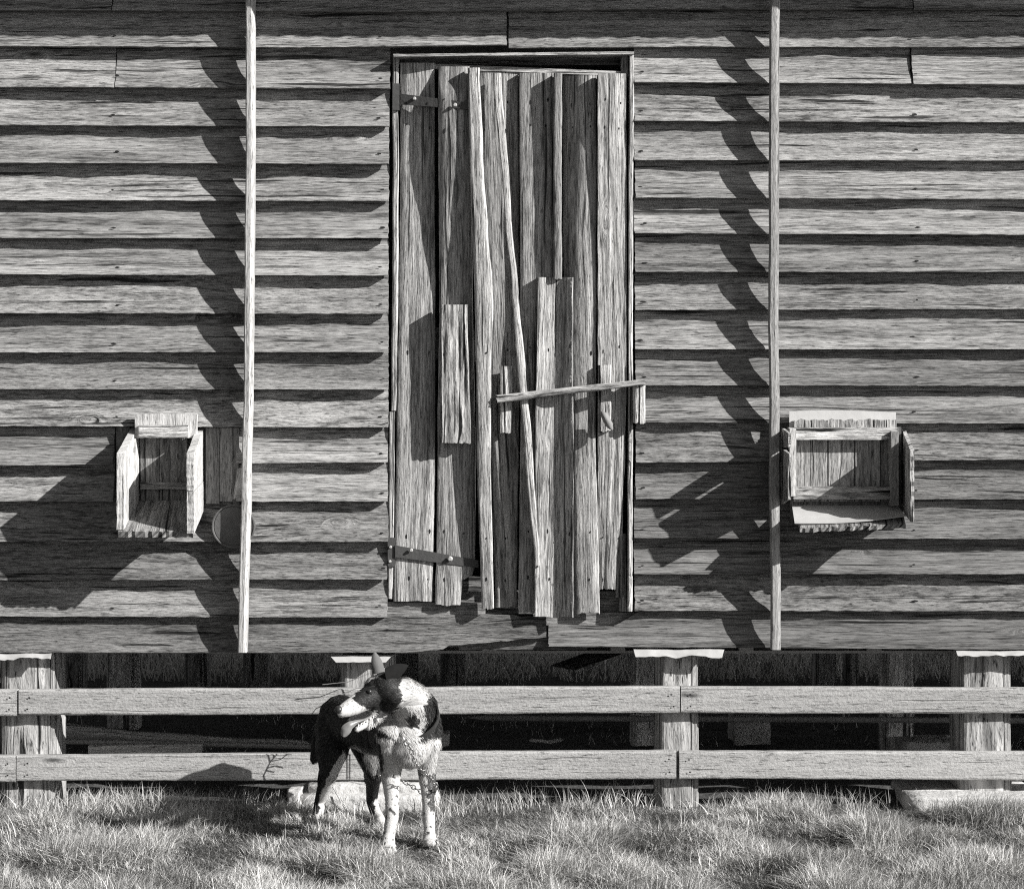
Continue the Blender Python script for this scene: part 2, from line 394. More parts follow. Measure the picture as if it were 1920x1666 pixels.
mb = MB()
bar(mb, 743, 100, 739, 770, 11, .024, .05, tone=1.15, wob=1.5, cham=.2); bar(mb, 735, 772, 733, 1122, 11, .026, .05, tone=1.2, wob=1, cham=.2)
bar(mb, 738, 104, 1189, 99, 5, .064, .07, tone=1.15)
bar(mb, 1184, 99, 1181, 1146, 9, .050, .05, tone=1.2, wob=1.5, cham=.2)
bar(mb, 1171, 104, 1171, 140, 13, .035, .03, tone=.6); bar(mb, 1168, 1000, 1168, 1146, 12, .02, .02, tone=.8)
bar(mb, 745, 112, 1175, 112, 20, -.05, .05, tone=.5)
bar(mb, 717, 90, 717, 1160, 14, -.01, .04, tone=.6); bar(mb, 1200, 90, 1200, 1160, 16, -.01, .04, tone=.6)
o = mb.build('door_frame', M['plank'], shed)

# door ----------------------------------------------------------------------
B0 = .030
def dplank(mb, keys, tone=1.0, th=.02, nv=90, cham=.09, ragged=3.0, raggedtop=.8, grainscale=1.0, cl=.05, vcut=None, groove=0.0):
    """keys: (row, left, right, depth left/mid/right in photograph px above the door plane)"""
    ks = sorted(keys); sd_ = random.uniform(0, 99)
    wpx = keys[0][2] - keys[0][1]; cham = min(.3, 2.4 / wpx); cl = min(.2, 1.5 / wpx)
    us = [0, cl * .5, cl, .22, .36, .5, .64, .70, 1 - cham, 1 - cham * .5, 1]; m = len(us) - 1
    if groove: us = [i / 26 for i in range(27)]; m = 26
    def key(y):
        for a, b in zip(ks, ks[1:]):
            if y <= b[0]:
                t = max(0, (y - a[0]) / (b[0] - a[0])); t = t*t*(3 - 2*t) * .5 + t * .5; return [p + (q - p) * t for p, q in zip(a, b)]
        return list(ks[-1])
    y0, y1 = ks[0][0], ks[-1][0]
    def F(u, v):
        t = us[int(round(u * m))]; y = y0 + (y1 - y0) * v; k = key(y)
        if v == 1: y += ragged * fbm(t * 9, sd_, 3, 4) + ragged * .4 * noise.noise(Vector((t*31, sd_, 1)))
        if v == 0: y += raggedtop * fbm(t * 9, sd_, 8, 3)
        xl, xr, dl, dm, dr = k[1:]
        x = xl + (xr - xl) * t; x += .8 * fbm(y * .02, sd_, t * .3)
        a, b, c = 2*(t-.5)*(t-1), 4*t*(1-t), 2*t*(t-.5)
        d = (dl * a + dm * b + dr * c)
        if not groove:
            if t > 1 - cham: d -= 2.4 * ((t - 1 + cham) / cham) ** 1.3
            if t < cl: d -= 1.6 * (1 - t / cl)
        else: d += groove * fbm(t * 7, y * .006, sd_, 4)
        d += .6 * fbm(y * .006, t * .6, sd_)
        return P(x, y, B0 + d * S), v * (y1 - y0) * S, t * (xr - xl) * S
    mb.slab(F, m, nv, (0, th, 0), tone, sd_)

mb = MB()
# y, xl, xr, dl, dm, dr
dplank(mb, [(118,751,815,-6,-3,0),(170,751,815,-9,-5,0),(300,751,815,-12,-6,0),(430,750,815,-9,-4,0),(560,748,816,-4,-2,0),(860,743,816,-2,-1,0),(1126,738,812,0,1,0)], 1.06, ragged=4)
dplank(mb, [(125,822,880,6,12,14),(180,822,881,20,26,22),(300,822,882,18,26,22),(420,823,884,14,20,17),(560,824,886,7,9,8),(850,820,892,2,4,3),(1060,818,890,3,5,3),(1076,817,887,3,5,3),(1088,816,867,3,5,3),(1133,815,863,3,5,3)], .98, ragged=5)
dplank(mb, [(132,898,972,-4,-4,-4),(400,905,973,-8,-8,-7),(700,915,974,-14,-11,-8),(1138,929,969,-12,-10,-8)], .85, raggedtop=2)
dplank(mb, [(137,973,1042,8,9,11),(400,975,1040,8,9,11),(520,975,1040,6,8,10),(700,977,1010,3,4,6),(1148,972,1010,6,6,8)], 1.0, ragged=4)
dplank(mb, [(142,1055,1119,-22,1,2),(300,1055,1119,-24,0,3),(450,1055,1118,-20,1,3),(600,1060,1118,-12,1,4),(800,1072,1117,-4,2,4),(1150,1074,1124,-4,3,6)], 1.0, ragged=5)
dplank(mb, [(138,1121,1175,20,12,6),(300,1121,1175,15,10,6),(450,1121,1175,9,8,6),(700,1121,1175,7,8,7),(860,1121,1172,3,7,6),(1104,1122,1154,-4,2,2)], 1.05, groove=2.2)
dplank(mb, [(560,1152,1173,-1,0,4),(1120,1154,1166,-3,-2,3)], .7)
# ledges behind the planks
bar(mb, 800, 124, 1181, 139, 9, B0 - .003, .03, tone=1.15); bar(mb, 745, 1092, 905, 1095, 26, B0 - .03, .03, tone=.6)
bar(mb, 745, 640, 1172, 660, 60, B0 - .055, .03, tone=.6)
door = mb.build('door', M['plank'], shed); door['label'] = 'ramshackle door of mismatched vertical planks'

def sub(name, mb, mat, label=None, parent=None):
    o = mb.build(name, mat, parent or door)
    if label: o['label'] = label
    return o
mb = MB(); dplank(mb, [(127,877,900,36,38,38),(300,881,906,40,42,42),(420,884,914,38,42,44),(560,890,925,32,36,38),(700,893,921,30,32,33),(860,894,920,27,29,30),(1141,903,926,20,22,24)], 1.3, th=.03, cham=.25, cl=.1); sub('cover_strip', mb, M['plank'], 'pale cover strip leaning down the left of the door')
mb = MB(); dplank(mb, [(137,924,940,17,18,18),(400,946,959,24,25,25),(560,960,973,28,30,30),(700,970,986,28,29,29),(850,984,999,27,28,28),(1060,1003,1012,24,25,25)], 1.25, th=.009, cham=.3, cl=.2); sub('loose_lath', mb, M['plank'], 'thin lath hanging diagonally across the door')
mb = MB(); dplank(mb, [(137,1038,1054,30,31,31),(400,1038,1053,27,28,28),(523,1038,1054,24,25,25)], .62, th=.03, cham=.3); sub('cover_strip', mb, M['plank'], 'short upright cover strip with a sunlit edge')
mb = MB(); dplank(mb, [(520,1008,1075,22,17,34),(700,1006,1075,24,16,34),(780,1004,1075,24,16,35),(1156,1003,1076,22,15,35)], 1.15, th=.022, cham=.09); sub('patch_board', mb, M['plank'], 'tall cupped board nailed over the right half of the door')
mb = MB(); dplank(mb, [(571,828,876,28,28,26),(830,829,883,28,28,25)], .8, th=.03, groove=3.0); sub('patch_board', mb, M['old'], 'short deeply grooved board on the left of the door')
mb = MB(); dplank(mb, [(686,938,961,18,19,19),(811,938,960,18,19,18)], 1.25, th=.035, cham=.15); sub('latch_block', mb, M['old'])
mb = MB(); dplank(mb, [(684,1122,1146,14,15,15),(808,1123,1146,14,15,15)], 1.1, th=.02, cham=.15); sub('latch_block', mb, M['old'])
mb = MB(); dplank(mb, [(714,1187,1206,30,34,32),(793,1187,1207,30,32,31)], 1.25, th=.05, cham=.3); dplank(mb, [(722,1200,1210,20,20,20),(793,1200,1210,20,20,20)], 1.2, th=.02); sub('latch_block', mb, M['old'], 'cracked block fixed to the wall beside the door')
mb = MB(); bar(mb, 932, 748, 1209, 716, 15, B0 + .075, .022, tone=.85, n=40, taper=11, rough=.002, wob=2, cham=.2, ends=.006); sub('latch_bar', mb, M['old'], 'thin weathered bar across the door')
tb = bmesh.new(); bmesh.ops.create_uvsphere(tb, u_segments=16, v_segments=12, radius=1, matrix=Matrix.Translation(P(1138, 788, B0 + .055)) @ Matrix.Rotation(math.radians(-28), 4, 'Y') @ Matrix.Diagonal((.0135, .014, .038, 1)))
for v in tb.verts: v.co += v.normal * .003 * noise.noise(v.co * 90)
TURN = tb

def disc(bm, c, r, d, seg=12, dome=.4):
    vs = [bm.verts.new((c.x + r*math.cos(i/seg*6.2832), c.y, c.z + r*math.sin(i/seg*6.2832))) for i in range(seg)]
    v2 = [bm.verts.new((c.x + r*.6*math.cos(i/seg*6.2832), c.y - d, c.z + r*.6*math.sin(i/seg*6.2832))) for i in range(seg)]
    for i in range(seg): bm.faces.new((vs[i], vs[(i+1)%seg], v2[(i+1)%seg], v2[i]))
    bm.faces.new(v2)
def bmobj(name, bm, mat, parent=None, smooth=False):
    me = bpy.data.meshes.new(name); bmesh.ops.recalc_face_normals(bm, faces=bm.faces); bm.to_mesh(me); bm.free(); me.materials.append(mat)
    if smooth:
        for p in me.polygons: p.use_smooth = True
    o = bpy.data.objects.new(name, me); COL.objects.link(o)
    if parent is not None: put(o, parent)
    return o
M['peg'] = plain('worn_peg', .19, .7, 0, 60, .5, .002)
bmobj('turn_button', TURN, M['peg'], door, True)['label'] = 'rounded worn turn button at the right of the door'
def hinge(plate, strap, dp, ds, de, bolts, label):
    mb = MB(); x0, y0, x1, y1 = plate
    mb.quad(P(x0, y0, dp), P(x1, y0 + 1, dp), P(x1, y1, dp), P(x0, y1 - 1, dp), (0, .005, 0), 'v', 3, 6, 1, .001)
    (ax, ay0, ay1), (bx, by0, by1) = strap
    mb.quad(P(ax, ay0, ds), P(bx, by0, de), P(bx, by1, de), P(ax, ay1, ds), (0, .006, 0), 'u', 16, 3, 1, .0015)
    h = sub('hinge', mb, M['iron'], label)
    for x, y, r, d in bolts:
        bb = bmesh.new(); disc(bb, P(x, y, d), r * S, .006); bmobj('bolt', bb, M['bolt'], door)
hinge((736, 156, 749, 207), ((752, 176, 196), (878, 192, 205)), .031, B0 + .004, B0 + .062, [(777, 185, 3.5, B0 + .018), (853, 197, 4, B0 + .056)], 'upper rusty strap hinge with long tapered strap')
hinge((727, 1007, 740, 1062), ((741, 1022, 1044), (897, 1050, 1064)), .033, B0 + .008, B0 + .014, [(771, 1031, 3.5, B0 + .016), (844, 1047, 5, B0 + .018), (732, 1025, 3, .034), (731, 1052, 3, .034)], 'lower rusty strap hinge with two bright bolts')

# battens -------------------------------------------------------------------
def batten(xt, xm, xb, ybot, wid, label, mat, tn=1.0, chm=.018):
    mb = MB(); sd_ = random.uniform(0, 50)
    us = [0, .12, .3, .5, .62, .64, .82, 1]
    def F(u, v):
        y = -125 + (ybot + 125) * v; yy = (y) / ybot
        x = xt + (xb - xt) * max(0, yy) + (xm - (xt + xb)/2) * 4 * max(0, yy) * (1 - max(0, yy)) + 1.3 * fbm(y * .006, sd_, 2) + .4 * fbm(y*.05, sd_, 4)
        t = us[int(round(u*7))]; ww = wid * (1 + .08 * fbm(y*.008, sd_, 6)); d = .107
        if t > .62: d -= chm * ((t - .62) / .38)
        if t < .1: d -= .004
        return P(x + (t - .5) * ww, y, d), v * (ybot + 125) * S, t * ww * S
    mb.slab(F, 7, 110, (0, .034, 0), tn, sd_, smooth=False)
    o = mb.build('batten', mat, shed); o['label'] = label
batten(469, 466, 454, 1223, 17, 'pale vertical batten crossing the left wall', M['pale'], .95)
batten(1454, 1452, 1456, 1218, 17, 'grey vertical batten crossing the right wall', M['pale'], .72, .004)

# left chute ------------------------------------------------------------------
mb = MB()
def vq(mb, x0, y0, x1, y1, d, th, grain='v', tone=1.0, nu=4, nv=6, rough=.001, ends=.0, d2=None):
    d2 = d if d2 is None else d2
    mb.quad(P(x0, y0, d), P(x1, y0, d), P(x1, y1, d2), P(x0, y1, d2), (0, th, 0), grain, nu, nv, tone, rough, ends)
for x0, x1, tn in ((262,299,.9),(300,318,.75),(319,351,.85)): vq(mb, x0, 815, x1, 939, .030, .02, tone=tn)
chute = mb.build('feed_chute', M['inner'], shed); chute['label'] = 'small open wooden chute box left of the left batten'
def side(mb, xb, xf, ybt, yft, yfb, ybb, D, th, tone, ragf=.004):
    """side panel in the YZ plane: xb at the wall, xf in front (px of its left face)"""
    a = P(xb, ybt, .01); b = P(xf, yft, D); c = P(xf, yfb, D); d = P(xb, ybb, .01); sd_ = random.uniform(0, 99)
    def F(u, v):
        uu = u + (ragf / D) * fbm(v * 14, sd_, 3, 4) if u == 1 else u
        p = (a*(1-uu) + b*uu)*(1-v) + (d*(1-uu) + c*uu)*v; p.x += .0015 * fbm(v*6, uu*4, sd_)
        return p, v * .3, u * D
    mb.slab(F, 6, 14, (th * S, 0, 0), tone, sd_)
mb = MB(); side(mb, 246, 219, 800, 850, 993, 950, .26, 13, 1.2); sub('side_panel', mb, M['pale'], 'rough-edged left side of the chute', chute)
mb = MB(); side(mb, 369, 350, 803, 850, 920, 900, .285, 13, 1.1); side(mb, 370, 350.5, 901, 922, 1000, 955, .285, 13, 1.1); sub('side_panel', mb, M['pale'], 'sunlit right side of the chute in two boards', chute)
mb = MB()
a, b, c, d = P(246, 938, .03), P(366, 938, .03), P(362, 996, .262), P(221, 996, .262)
mb.quad(a, b, c, d, (0, .004, -.02), 'v', 22, 10, .75, .001, .008); sub('chute_floor', mb, M['plank'], None, chute)
mb = MB(); vq(mb, 253, 776, 369, 821, .075, .016, tone=1.25, nu=24, nv=4, ends=.004); sub('sliding_shutter', mb, M['pale'], None, chute)
mb = MB(); vq(mb, 260, 797, 353, 820, .093, .016, 'u', 1.25); sub('crosspiece', mb, M['old'], 'upper crosspiece nailed to the shutter', chute)
mb = MB(); vq(mb, 263, 904, 350, 917, .047, .014, 'u', 1.0); sub('crosspiece', mb, M['inner'], 'lower crosspiece across the back of the chute', chute)
mb = MB(); vq(mb, 244, 822, 254, 958, .095, .07, tone=1.1); sub('cleat', mb, M['pale'], None, chute)
mb = MB()
vq(mb, 218, 800, 243, 945, .025, .02, tone=.7)
for x0, x1, y1, tn in ((386,411,944,.75),(412,436,940,.95),(437,448,946,.7)): vq(mb, x0, 802, x1, y1, .030, .02, tone=tn)
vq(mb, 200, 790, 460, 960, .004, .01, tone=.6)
mb.quad(P(446, 878, .036), P(458, 874, .036), P(457, 930, .042), P(436, 936, .036), (0, .01, 0), 'v', 4, 8, 1.4, .001, .006)
o = mb.build('backing_board', M['inner'], shed); o['label'] = 'short upright backing boards around the left chute'

# right box --------------------------------------------------------------------
mb = MB()
for x0, x1, tn in ((1488,1519,1.2),(1520,1551,1.15),(1554,1601,1.4),(1604,1650,1.25),(1652,1676,.9)): vq(mb, x0, 815, x1, 940, .061, .02, tone=tn)
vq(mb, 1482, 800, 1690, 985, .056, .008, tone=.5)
hatch = mb.build('hatch_box', M['inner'], shed); hatch['label'] = 'open wooden hatch box with metal floor on the right wall'
mb = MB(); side(mb, 1463, 1478, 800, 812, 839, 838, .245, 5, 1.0, .006); side(mb, 1463, 1478, 838.5, 850, 936, 945, .245, 5, 1.0, .008); sub('side_panel', mb, M['old'], 'split left side of the hatch box', hatch)
mb = MB(); side(mb, 1690, 1707, 802, 845, 978, 955, .25, 7, 1.1, .012); sub('side_panel', mb, M['old'], 'split curved right side of the hatch box', hatch)
mb = MB(); vq(mb, 1479, 801, 1683, 824, .100, .03, 'u', 1.35, nu=24, rough=.003); sub('crosspiece', mb, M['old'], 'pale upper rail of the hatch box', hatch)
mb = MB(); vq(mb, 1488, 912, 1672, 936, .092, .03, 'u', .95, nu=24, rough=.003); sub('crosspiece', mb, M['old'], 'dark lower rail of the hatch box', hatch)
mb = MB(); vq(mb, 1481, 803, 1493, 930, .115, .06, tone=1.1); sub('cleat', mb, M['pale'], None, hatch)
mb = MB(); vq(mb, 1671, 809, 1685, 948, .115, .06, tone=.6); sub('cleat', mb, M['pale'], None, hatch)
def msheet(fn, nu, nv, th, name, label, parent, mat='tin'):
    mb = MB()
    mb.slab(lambda u, v: (fn(u, v), u, v), nu, nv, th); return sub(name, mb, M[mat], label, parent)
def fl(u, v):
    d = .03 + .16 * v; x = 1484 + 196 * u + (v * (6 + 14 * u)); y = 940 + v * (40 + 5 * math.sin(u * 3.1)) - v * v * 14 * u
    return P(x, y, d)
msheet(fl, 24, 8, (0, 0, -.0025), 'metal_floor', 'bright sheet metal floor sagging at the front', hatch)
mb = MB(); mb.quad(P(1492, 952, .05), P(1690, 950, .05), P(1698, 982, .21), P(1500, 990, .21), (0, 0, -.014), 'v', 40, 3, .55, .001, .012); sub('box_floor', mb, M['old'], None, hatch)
msheet(lambda u, v: P(1480 + 200 * u, 772 + 30 * v + (3 * math.sin(u * 3.0 + .4) * -1), .066 + .012 * v), 20, 3, (0, .002, 0), 'metal_flashing', 'pale tin strip above the hatch box', hatch)
mb = MB(); vq(mb, 1489, 787, 1681, 803, .088, .012, 'v', .85, nu=70, nv=2, ends=.007); sub('fringe_board', mb, M['old'], None, hatch)

# round lid ---------------------------------------------------------------------
bm = bmesh.new(); cc = P(438, 986, .062); r = 40 * S; seg = 48
prof = [(0, 0.004), (.5, .005), (.88, .004), (.92, .002), (.95, .007), (1.0, .007), (1.0, -.012)]
rings = []
for pr, pd in prof:
    if pr == 0: rings.append([bm.verts.new((cc.x, cc.y - pd, cc.z))]); continue
    rings.append([bm.verts.new((cc.x + r*pr*math.cos(i/seg*6.2832), cc.y - pd, cc.z + r*pr*math.sin(i/seg*6.2832))) for i in range(seg)])
for i in range(seg): bm.faces.new((rings[0][0], rings[1][i], rings[1][(i+1)%seg]))
for a, b in zip(rings[1:], rings[2:]):
    for i in range(seg): bm.faces.new((a[i], b[i], b[(i+1)%seg], a[(i+1)%seg]))
lid = bmobj('tin_lid', bm, M['lid']); tag(lid, 'round stained tin lid hanging on the wall behind the left batten', 'lid')

# stumps ---------------------------------------------------------------------------
def stump(x0, x1, ytop, ybot, d, depth, name='stump', taper=4, mat='stump', tn=1.0, label=None, sp=.004):
    """split post: front face px x0..x1 at depth d (metres in front of the wall)"""
    mb = MB(); sd_ = random.uniform(0, 99)
    a0, a1 = P(x0, ytop, d), P(x1, ytop, d); zb = P(0, ybot, d).z - .03
    n = 40
    ring = lambda t: None
    cx = (a0.x + a1.x) / 2; w = (a1.x - a0.x) / 2; cy = -d + depth / 2; hd = depth / 2
    nv = 14; G = []; A = []
    for i in range(n + 1):
        an = i / n * 2 * math.pi + math.pi * .25
        c, s = math.cos(an), math.sin(an); e = .28
        px = math.copysign(abs(c) ** e, c); py = math.copysign(abs(s) ** e, s)
        gr = sp * 1.6 * fbm(i % n * .9 + sd_, sd_, 1, 3)
        r_, a_ = [], []
        for j in range(nv + 1):
            t = j / nv; z = a0.z + (zb - a0.z) * t; k = 1 + .04 * t + .03 * fbm(t * 2, (i % n) * .2, sd_)
            r_.append(Vector((cx + px * (w * k + gr), cy + py * (hd * k + gr), z))); a_.append((t * (a0.z - zb), i / n * 2 * (w + hd) * 2, sd_))
        G.append(r_); A.append(a_)
    mb.sheet(G, A, tn, flip=Vector((cx, cy, (a0.z + zb) / 2)))
    top = [r[0] for r in G[:-1]]; b = len(mb.v)
    for p in top: mb.v.append(p); mb.g.append((p.y, p.x, sd_)); mb.t.append(tn)
    mb.f.append(list(range(b, b + len(top)))); mb.mi.append(0); mb.sm.append(False)
    o = mb.build(name, M[mat], shed)
    if label: o['label'] = label
    return o
def cap(st, pts, d0, d1, yback, crumple=2.0):
    """thin sheet: back edge row yback at the wall side, front edge pts [(x,y)..]"""
    n = 26; sd_ = random.uniform(0, 9)
    xs0, xs1 = pts[0], pts[1]
    def F(u, v):
        x = xs0[0] + (xs1[0] - xs0[0]) * u; ins = pts[2]
        x = x + ins * (1 - 2 * u) * v * (1 if (u < .2 or u > .8) else 1)
        y = (yback if v < .45 else yback + (pts[3]) * (v - .45) / .55) + (crumple * fbm(u * 5, v * 1.5, sd_) * v)
        d = d0 + (d1 - d0) * min(1, v / .45) + (.018 * max(0, v - .45) / .55)
        return P(x, y, d), u, v
    mb = MB(); mb.slab(F, n, 8, (0, .0015, -.0012)); sub('metal_cap', mb, M['tin'], None, st)
s1 = stump(-2, 102, 1222, 1508, 0, .19, label='broad split stump at the left end of the rails')
cap(s1, ((-60, 0), (99, 0), 4, 13), -.12, .045, 1221, 6)
s2 = stump(638, 735, 1232, 1470, 0, .17, label='stump on stacked stones behind the dog')
cap(s2, ((606, 0), (747, 0), 24, 14), -.12, .035, 1227, 1)
s3 = stump(1232, 1308, 1226, 1512, 0, .15, label='stump where the right rails are joined')
cap(s3, ((1184, 0), (1362, 0), 8, 16), -.12, .04, 1215, 5)
s4 = stump(1800, 1898, 1226, 1497, 0, .18, label='stump on a stone slab at the right')
cap(s4, ((1788, 0), (1990, 0), 8, 11), -.12, .04, 1218, 5)
for x0, x1, yb, dp, tn in ((200,255,1357,.14,1),(1185,1236,1393,.14,1),(1658,1714,1400,.14,1)): stump(x0, x1, 1212, yb, -(785*C/(yb-720) - C), dp, tn=1.9)  # raised tone replaces light bounced onto these rear stumps
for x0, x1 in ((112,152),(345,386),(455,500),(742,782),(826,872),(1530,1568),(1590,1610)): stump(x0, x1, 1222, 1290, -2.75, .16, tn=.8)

# rails -------------------------------------------------------------------------------
fence = empty('rail_fence', P(960, 1505, .03), 'two long pale sawn rails running between the shed stumps', 'fence')
def rail(x0, x1, y0a, y0b, y1a, y1b, lab=None, dz=0):
    mb = MB(); sd_ = random.uniform(0, 99); n = max(4, int((x1 - x0) / 16))
    vs = [0, .03, .1, .3, .5, .7, .9, .97, 1]
    def F(u, v):
        x = x0 + (x1 - x0) * u; t = vs[int(round(v * 8))]
        w1 = 1.5 * fbm(x * .003, sd_, 1 + t) + .5 * fbm(x * .04, sd_, 3 + 5 * t) - (1.6 * max(0, fbm(x * .09, sd_, 9)) if t == 1 else 0)
        y = (y0a + (y0b - y0a) * u) * (1 - t) + (y1a + (y1b - y1a) * u) * t + w1
        d = .036 + dz + .003 * fbm(x * .003, sd_, 4)
        if t in (0, 1): d -= .004
        return P(x, y, d), (x - x0) * S, t * .09
    mb.slab(F, n, 8, (0, .028, 0), random.uniform(.94, 1.06), sd_)
    for x in (x0 + 18, x1 - 14):
        for f in (.3, .75):
            y = (y0a + (y1a - y0a) * f) if x < x0 + 50 else (y0b + (y1b - y0b) * f)
            b = len(mb.v); c = P(x + random.uniform(-3, 3), y, .0385 + dz + .003)
            for i in range(7): mb.v.append(Vector((c.x + math.cos(i*.9)*.0035, c.y, c.z + math.sin(i*.9)*.003))); mb.g.append((0, 0, 0)); mb.t.append(1)
            mb.f.append(list(range(b, b+7))); mb.mi.append(1); mb.sm.append(False)
    o = mb.build('rail', [M['rail'], M['darkhole']], fence)
    if lab: o['label'] = lab
rail(-420, 32, 1294, 1293, 1344, 1342, 'end of the upper rail at the left edge'); rail(35, 1275, 1293, 1287, 1341, 1336, 'long upper rail', .002); rail(1277, 2340, 1287, 1290, 1336, 1338, 'right upper rail', -.001)
rail(-420, 29, 1418, 1417, 1467, 1465, 'end of the lower rail at the left edge'); rail(31, 1268, 1416, 1407, 1464, 1460, 'long lower rail', .001); rail(1274, 2340, 1408, 1412, 1460, 1463, 'right lower rail')

# stones -------------------------------------------------------------------------------------
def stone(name, x0, x1, y0, y1, d, depth, label, tn=1, grp=None):
    bm = bmesh.new(); a, b = P(x0, y0, d), P(x1, y1, d)
    bmesh.ops.create_cube(bm, size=1); bmesh.ops.subdivide_edges(bm, edges=bm.edges[:], cuts=7, use_grid_fill=True)
    sd_ = random.uniform(0, 50); sx, sz = (b.x - a.x), (a.z - b.z)
    for v in bm.verts:
        c = v.co.copy(); k = max(abs(c.x), abs(c.y), abs(c.z)); r = c.length
        c = c * (1 - .14 * max(0, r - .58)); p = Vector((c.x * sx, c.y * depth, c.z * sz))
        nn = c.normalized(); nz = fbm(p.x * 12 + sd_, p.y * 12, p.z * 16, 4); v.co = p + Vector((nn.x * .012, nn.y * .012, nn.z * .008)) * nz
    o = bmobj(name, bm, M['stone'], smooth=True); o.location = ((a.x + b.x) / 2, -d + depth / 2, (a.z + b.z) / 2)
    tag(o, label, 'stone', grp); return o
stone('stone_block', 556, 820, 1492, 1545, .13, .26, 'broad pale stone block lowest under the stump behind the dog')
stone('stone_slab', 575, 800, 1471, 1494, .08, .24, 'thin stone slab resting on the block behind the dog')
stone('stone_block', 536, 562, 1486, 1530, .16, .12, 'narrow rough stone standing at the left of the stone block')
stone('stone_slab', 1705, 1960, 1496, 1532, .14, .30, 'large pale stone slab under the right stump')
stone('stone_slab', 1690, 1812, 1481, 1496, .0, .20, 'thin slab beside the right stump')
stone('stone_block', 1690, 1800, 1392, 1420, -.95, .2, 'sunlit stone under the shed behind the right rails')
stone('stone_block', 1375, 1445, 1340, 1412, -1.3, .2, 'dark pointed stone in the shade under the shed')

# things lying under the shed -------------------------------------------------------------------
def rod(name, p0, p1, r, mat, label, cat, wob=.0, sides=14, grain=True, taper=1.0, n=30):
    mb = MB(); p0, p1 = Vector(p0), Vector(p1); ax = (p1 - p0).normalized(); u = ax.cross(Vector((0, 0, 1))).normalized(); v = u.cross(ax); sd_ = random.uniform(0, 99)
    G = []; A = []
    for i in range(sides + 1):
        a = i / sides * 2 * math.pi; g = []; q = []
        for j in range(n + 1):
            t = j / n; rr = r * (1 + (taper - 1) * t) * (1 + wob * fbm(t * 5, math.cos(a) + sd_, math.sin(a))) * (.02 if j in (0, n) else 1)
            c = p0.lerp(p1, t) + Vector((0, 0, wob * .03 * fbm(t * 2, sd_, 1)))
            g.append(c + u * math.cos(a) * rr + v * math.sin(a) * rr); q.append((t * (p1 - p0).length, a * r, sd_))
        G.append(g); A.append(q)
    mb.sheet(G, A, 1)
    o = mb.build(name, M[mat]); tag(o, label, cat); return o
rod('log', P(95, 1374, -.62), P(585, 1392, -.55), .030, 'lifted', 'rough log lying in the shade under the left of the shed', 'log', .35, taper=.45)
rod('pipe', P(60, 1388, -.45), P(660, 1400, -.40), .010, 'bolt', 'long thin pipe lying in front of the log', 'pipe', .0)
mb = MB(); mb.quad(P(165, 1398, -.32), P(378, 1394, -.32), P(378, 1412, -.32), P(165, 1414, -.32), (0, .05, 0), 'u'); tag(mb.build('timber_offcut', M['lifted']), 'flat timber offcut below the pipe under the shed', 'timber')
rod('stick', P(990, 1390, -.75), P(1058, 1386, -.78), .007, 'lifted', 'short pale stick on the dark soil under the shed', 'stick', .4, n=8)
mb = MB(); mb.quad(P(1033, 1248, -2.0), P(1120, 1216, -2.2), P(1200, 1214, -2.2), P(1078, 1256, -2.0), (0, .03, 0), 'u', tone=.5); tag(mb.build('leaning_plank', M['inner']), 'dark plank leaning down from beneath the shed floor', 'plank')
rod('timber_beam', P(870, 1345, -.9), P(2100, 1351, -.9), .012, 'dirtwood', 'long thin beam lying far under the shed behind the upper rail', 'beam', .1)
stone('brick_piece', 822, 842, 1376, 1398, -.5, .1, 'small squared block half hidden behind the dog')

# ------------------------------------------------------------------ grass
def leafmat(name, lo, hi, bmin):
    q = NT(name); tn = q.n('ShaderNodeAttribute', attribute_name='tone').outputs['Fac']
    q.gray(q.ramp(tn, [(0, lo), (1, hi)])); q.b.inputs['Roughness'].default_value = .6; q.b.inputs['Specular IOR Level'].default_value = .3
    tr = q.n('ShaderNodeBsdfTranslucent'); mx = q.n('ShaderNodeMixShader'); mx.inputs[0].default_value = .12
    tr.inputs[0].default_value = (hi*.8, hi*.8, hi*.75, 1)
    q.l(q.b.outputs[0], mx.inputs[1]); q.l(tr.outputs[0], mx.inputs[2]); q.l(mx.outputs[0], q.out.inputs[0])
    return q.m
M['grass'] = leafmat('grass_blade', .035, .70, 0)
_gx = np.linspace(-3.2, 3.2, 129); _gy = np.linspace(-2.2, 9.0, 225)
GZ = np.array([[gz(x, y) for y in _gy] for x in _gx])
def NF(sc, sd_, nx=160, ny=160):
    """smooth random field sampled on x,y arrays"""
    T = np.array([[noise.noise(Vector((i * .25, j * .25, sd_))) for j in range(ny)] for i in range(nx)])
    def f(x, y):
        u = (x * sc * 4 + 400) % (nx - 1); v = (y * sc * 4 + 400) % (ny - 1)
        i = u.astype(int); j = v.astype(int); a = u - i; b = v - j
        return T[i, j]*(1-a)*(1-b) + T[i+1, j]*a*(1-b) + T[i, j+1]*(1-a)*b + T[i+1, j+1]*a*b
    return f
nA, nB, nC_, nD = NF(3.0, 1.3), NF(3.0, 5.1), NF(5.5, 9.7), NF(9.0, 14.2)
def gzi(x, y):
    u = np.clip((x + 3.2) / 6.4 * 128, 0, 127.99); v = np.clip((y + 2.2) / 11.2 * 224, 0, 223.99)
    i = u.astype(int); j = v.astype(int); a = u - i; b = v - j
    return GZ[i, j]*(1-a)*(1-b) + GZ[i+1, j]*a*(1-b) + GZ[i, j+1]*(1-a)*b + GZ[i+1, j+1]*a*b
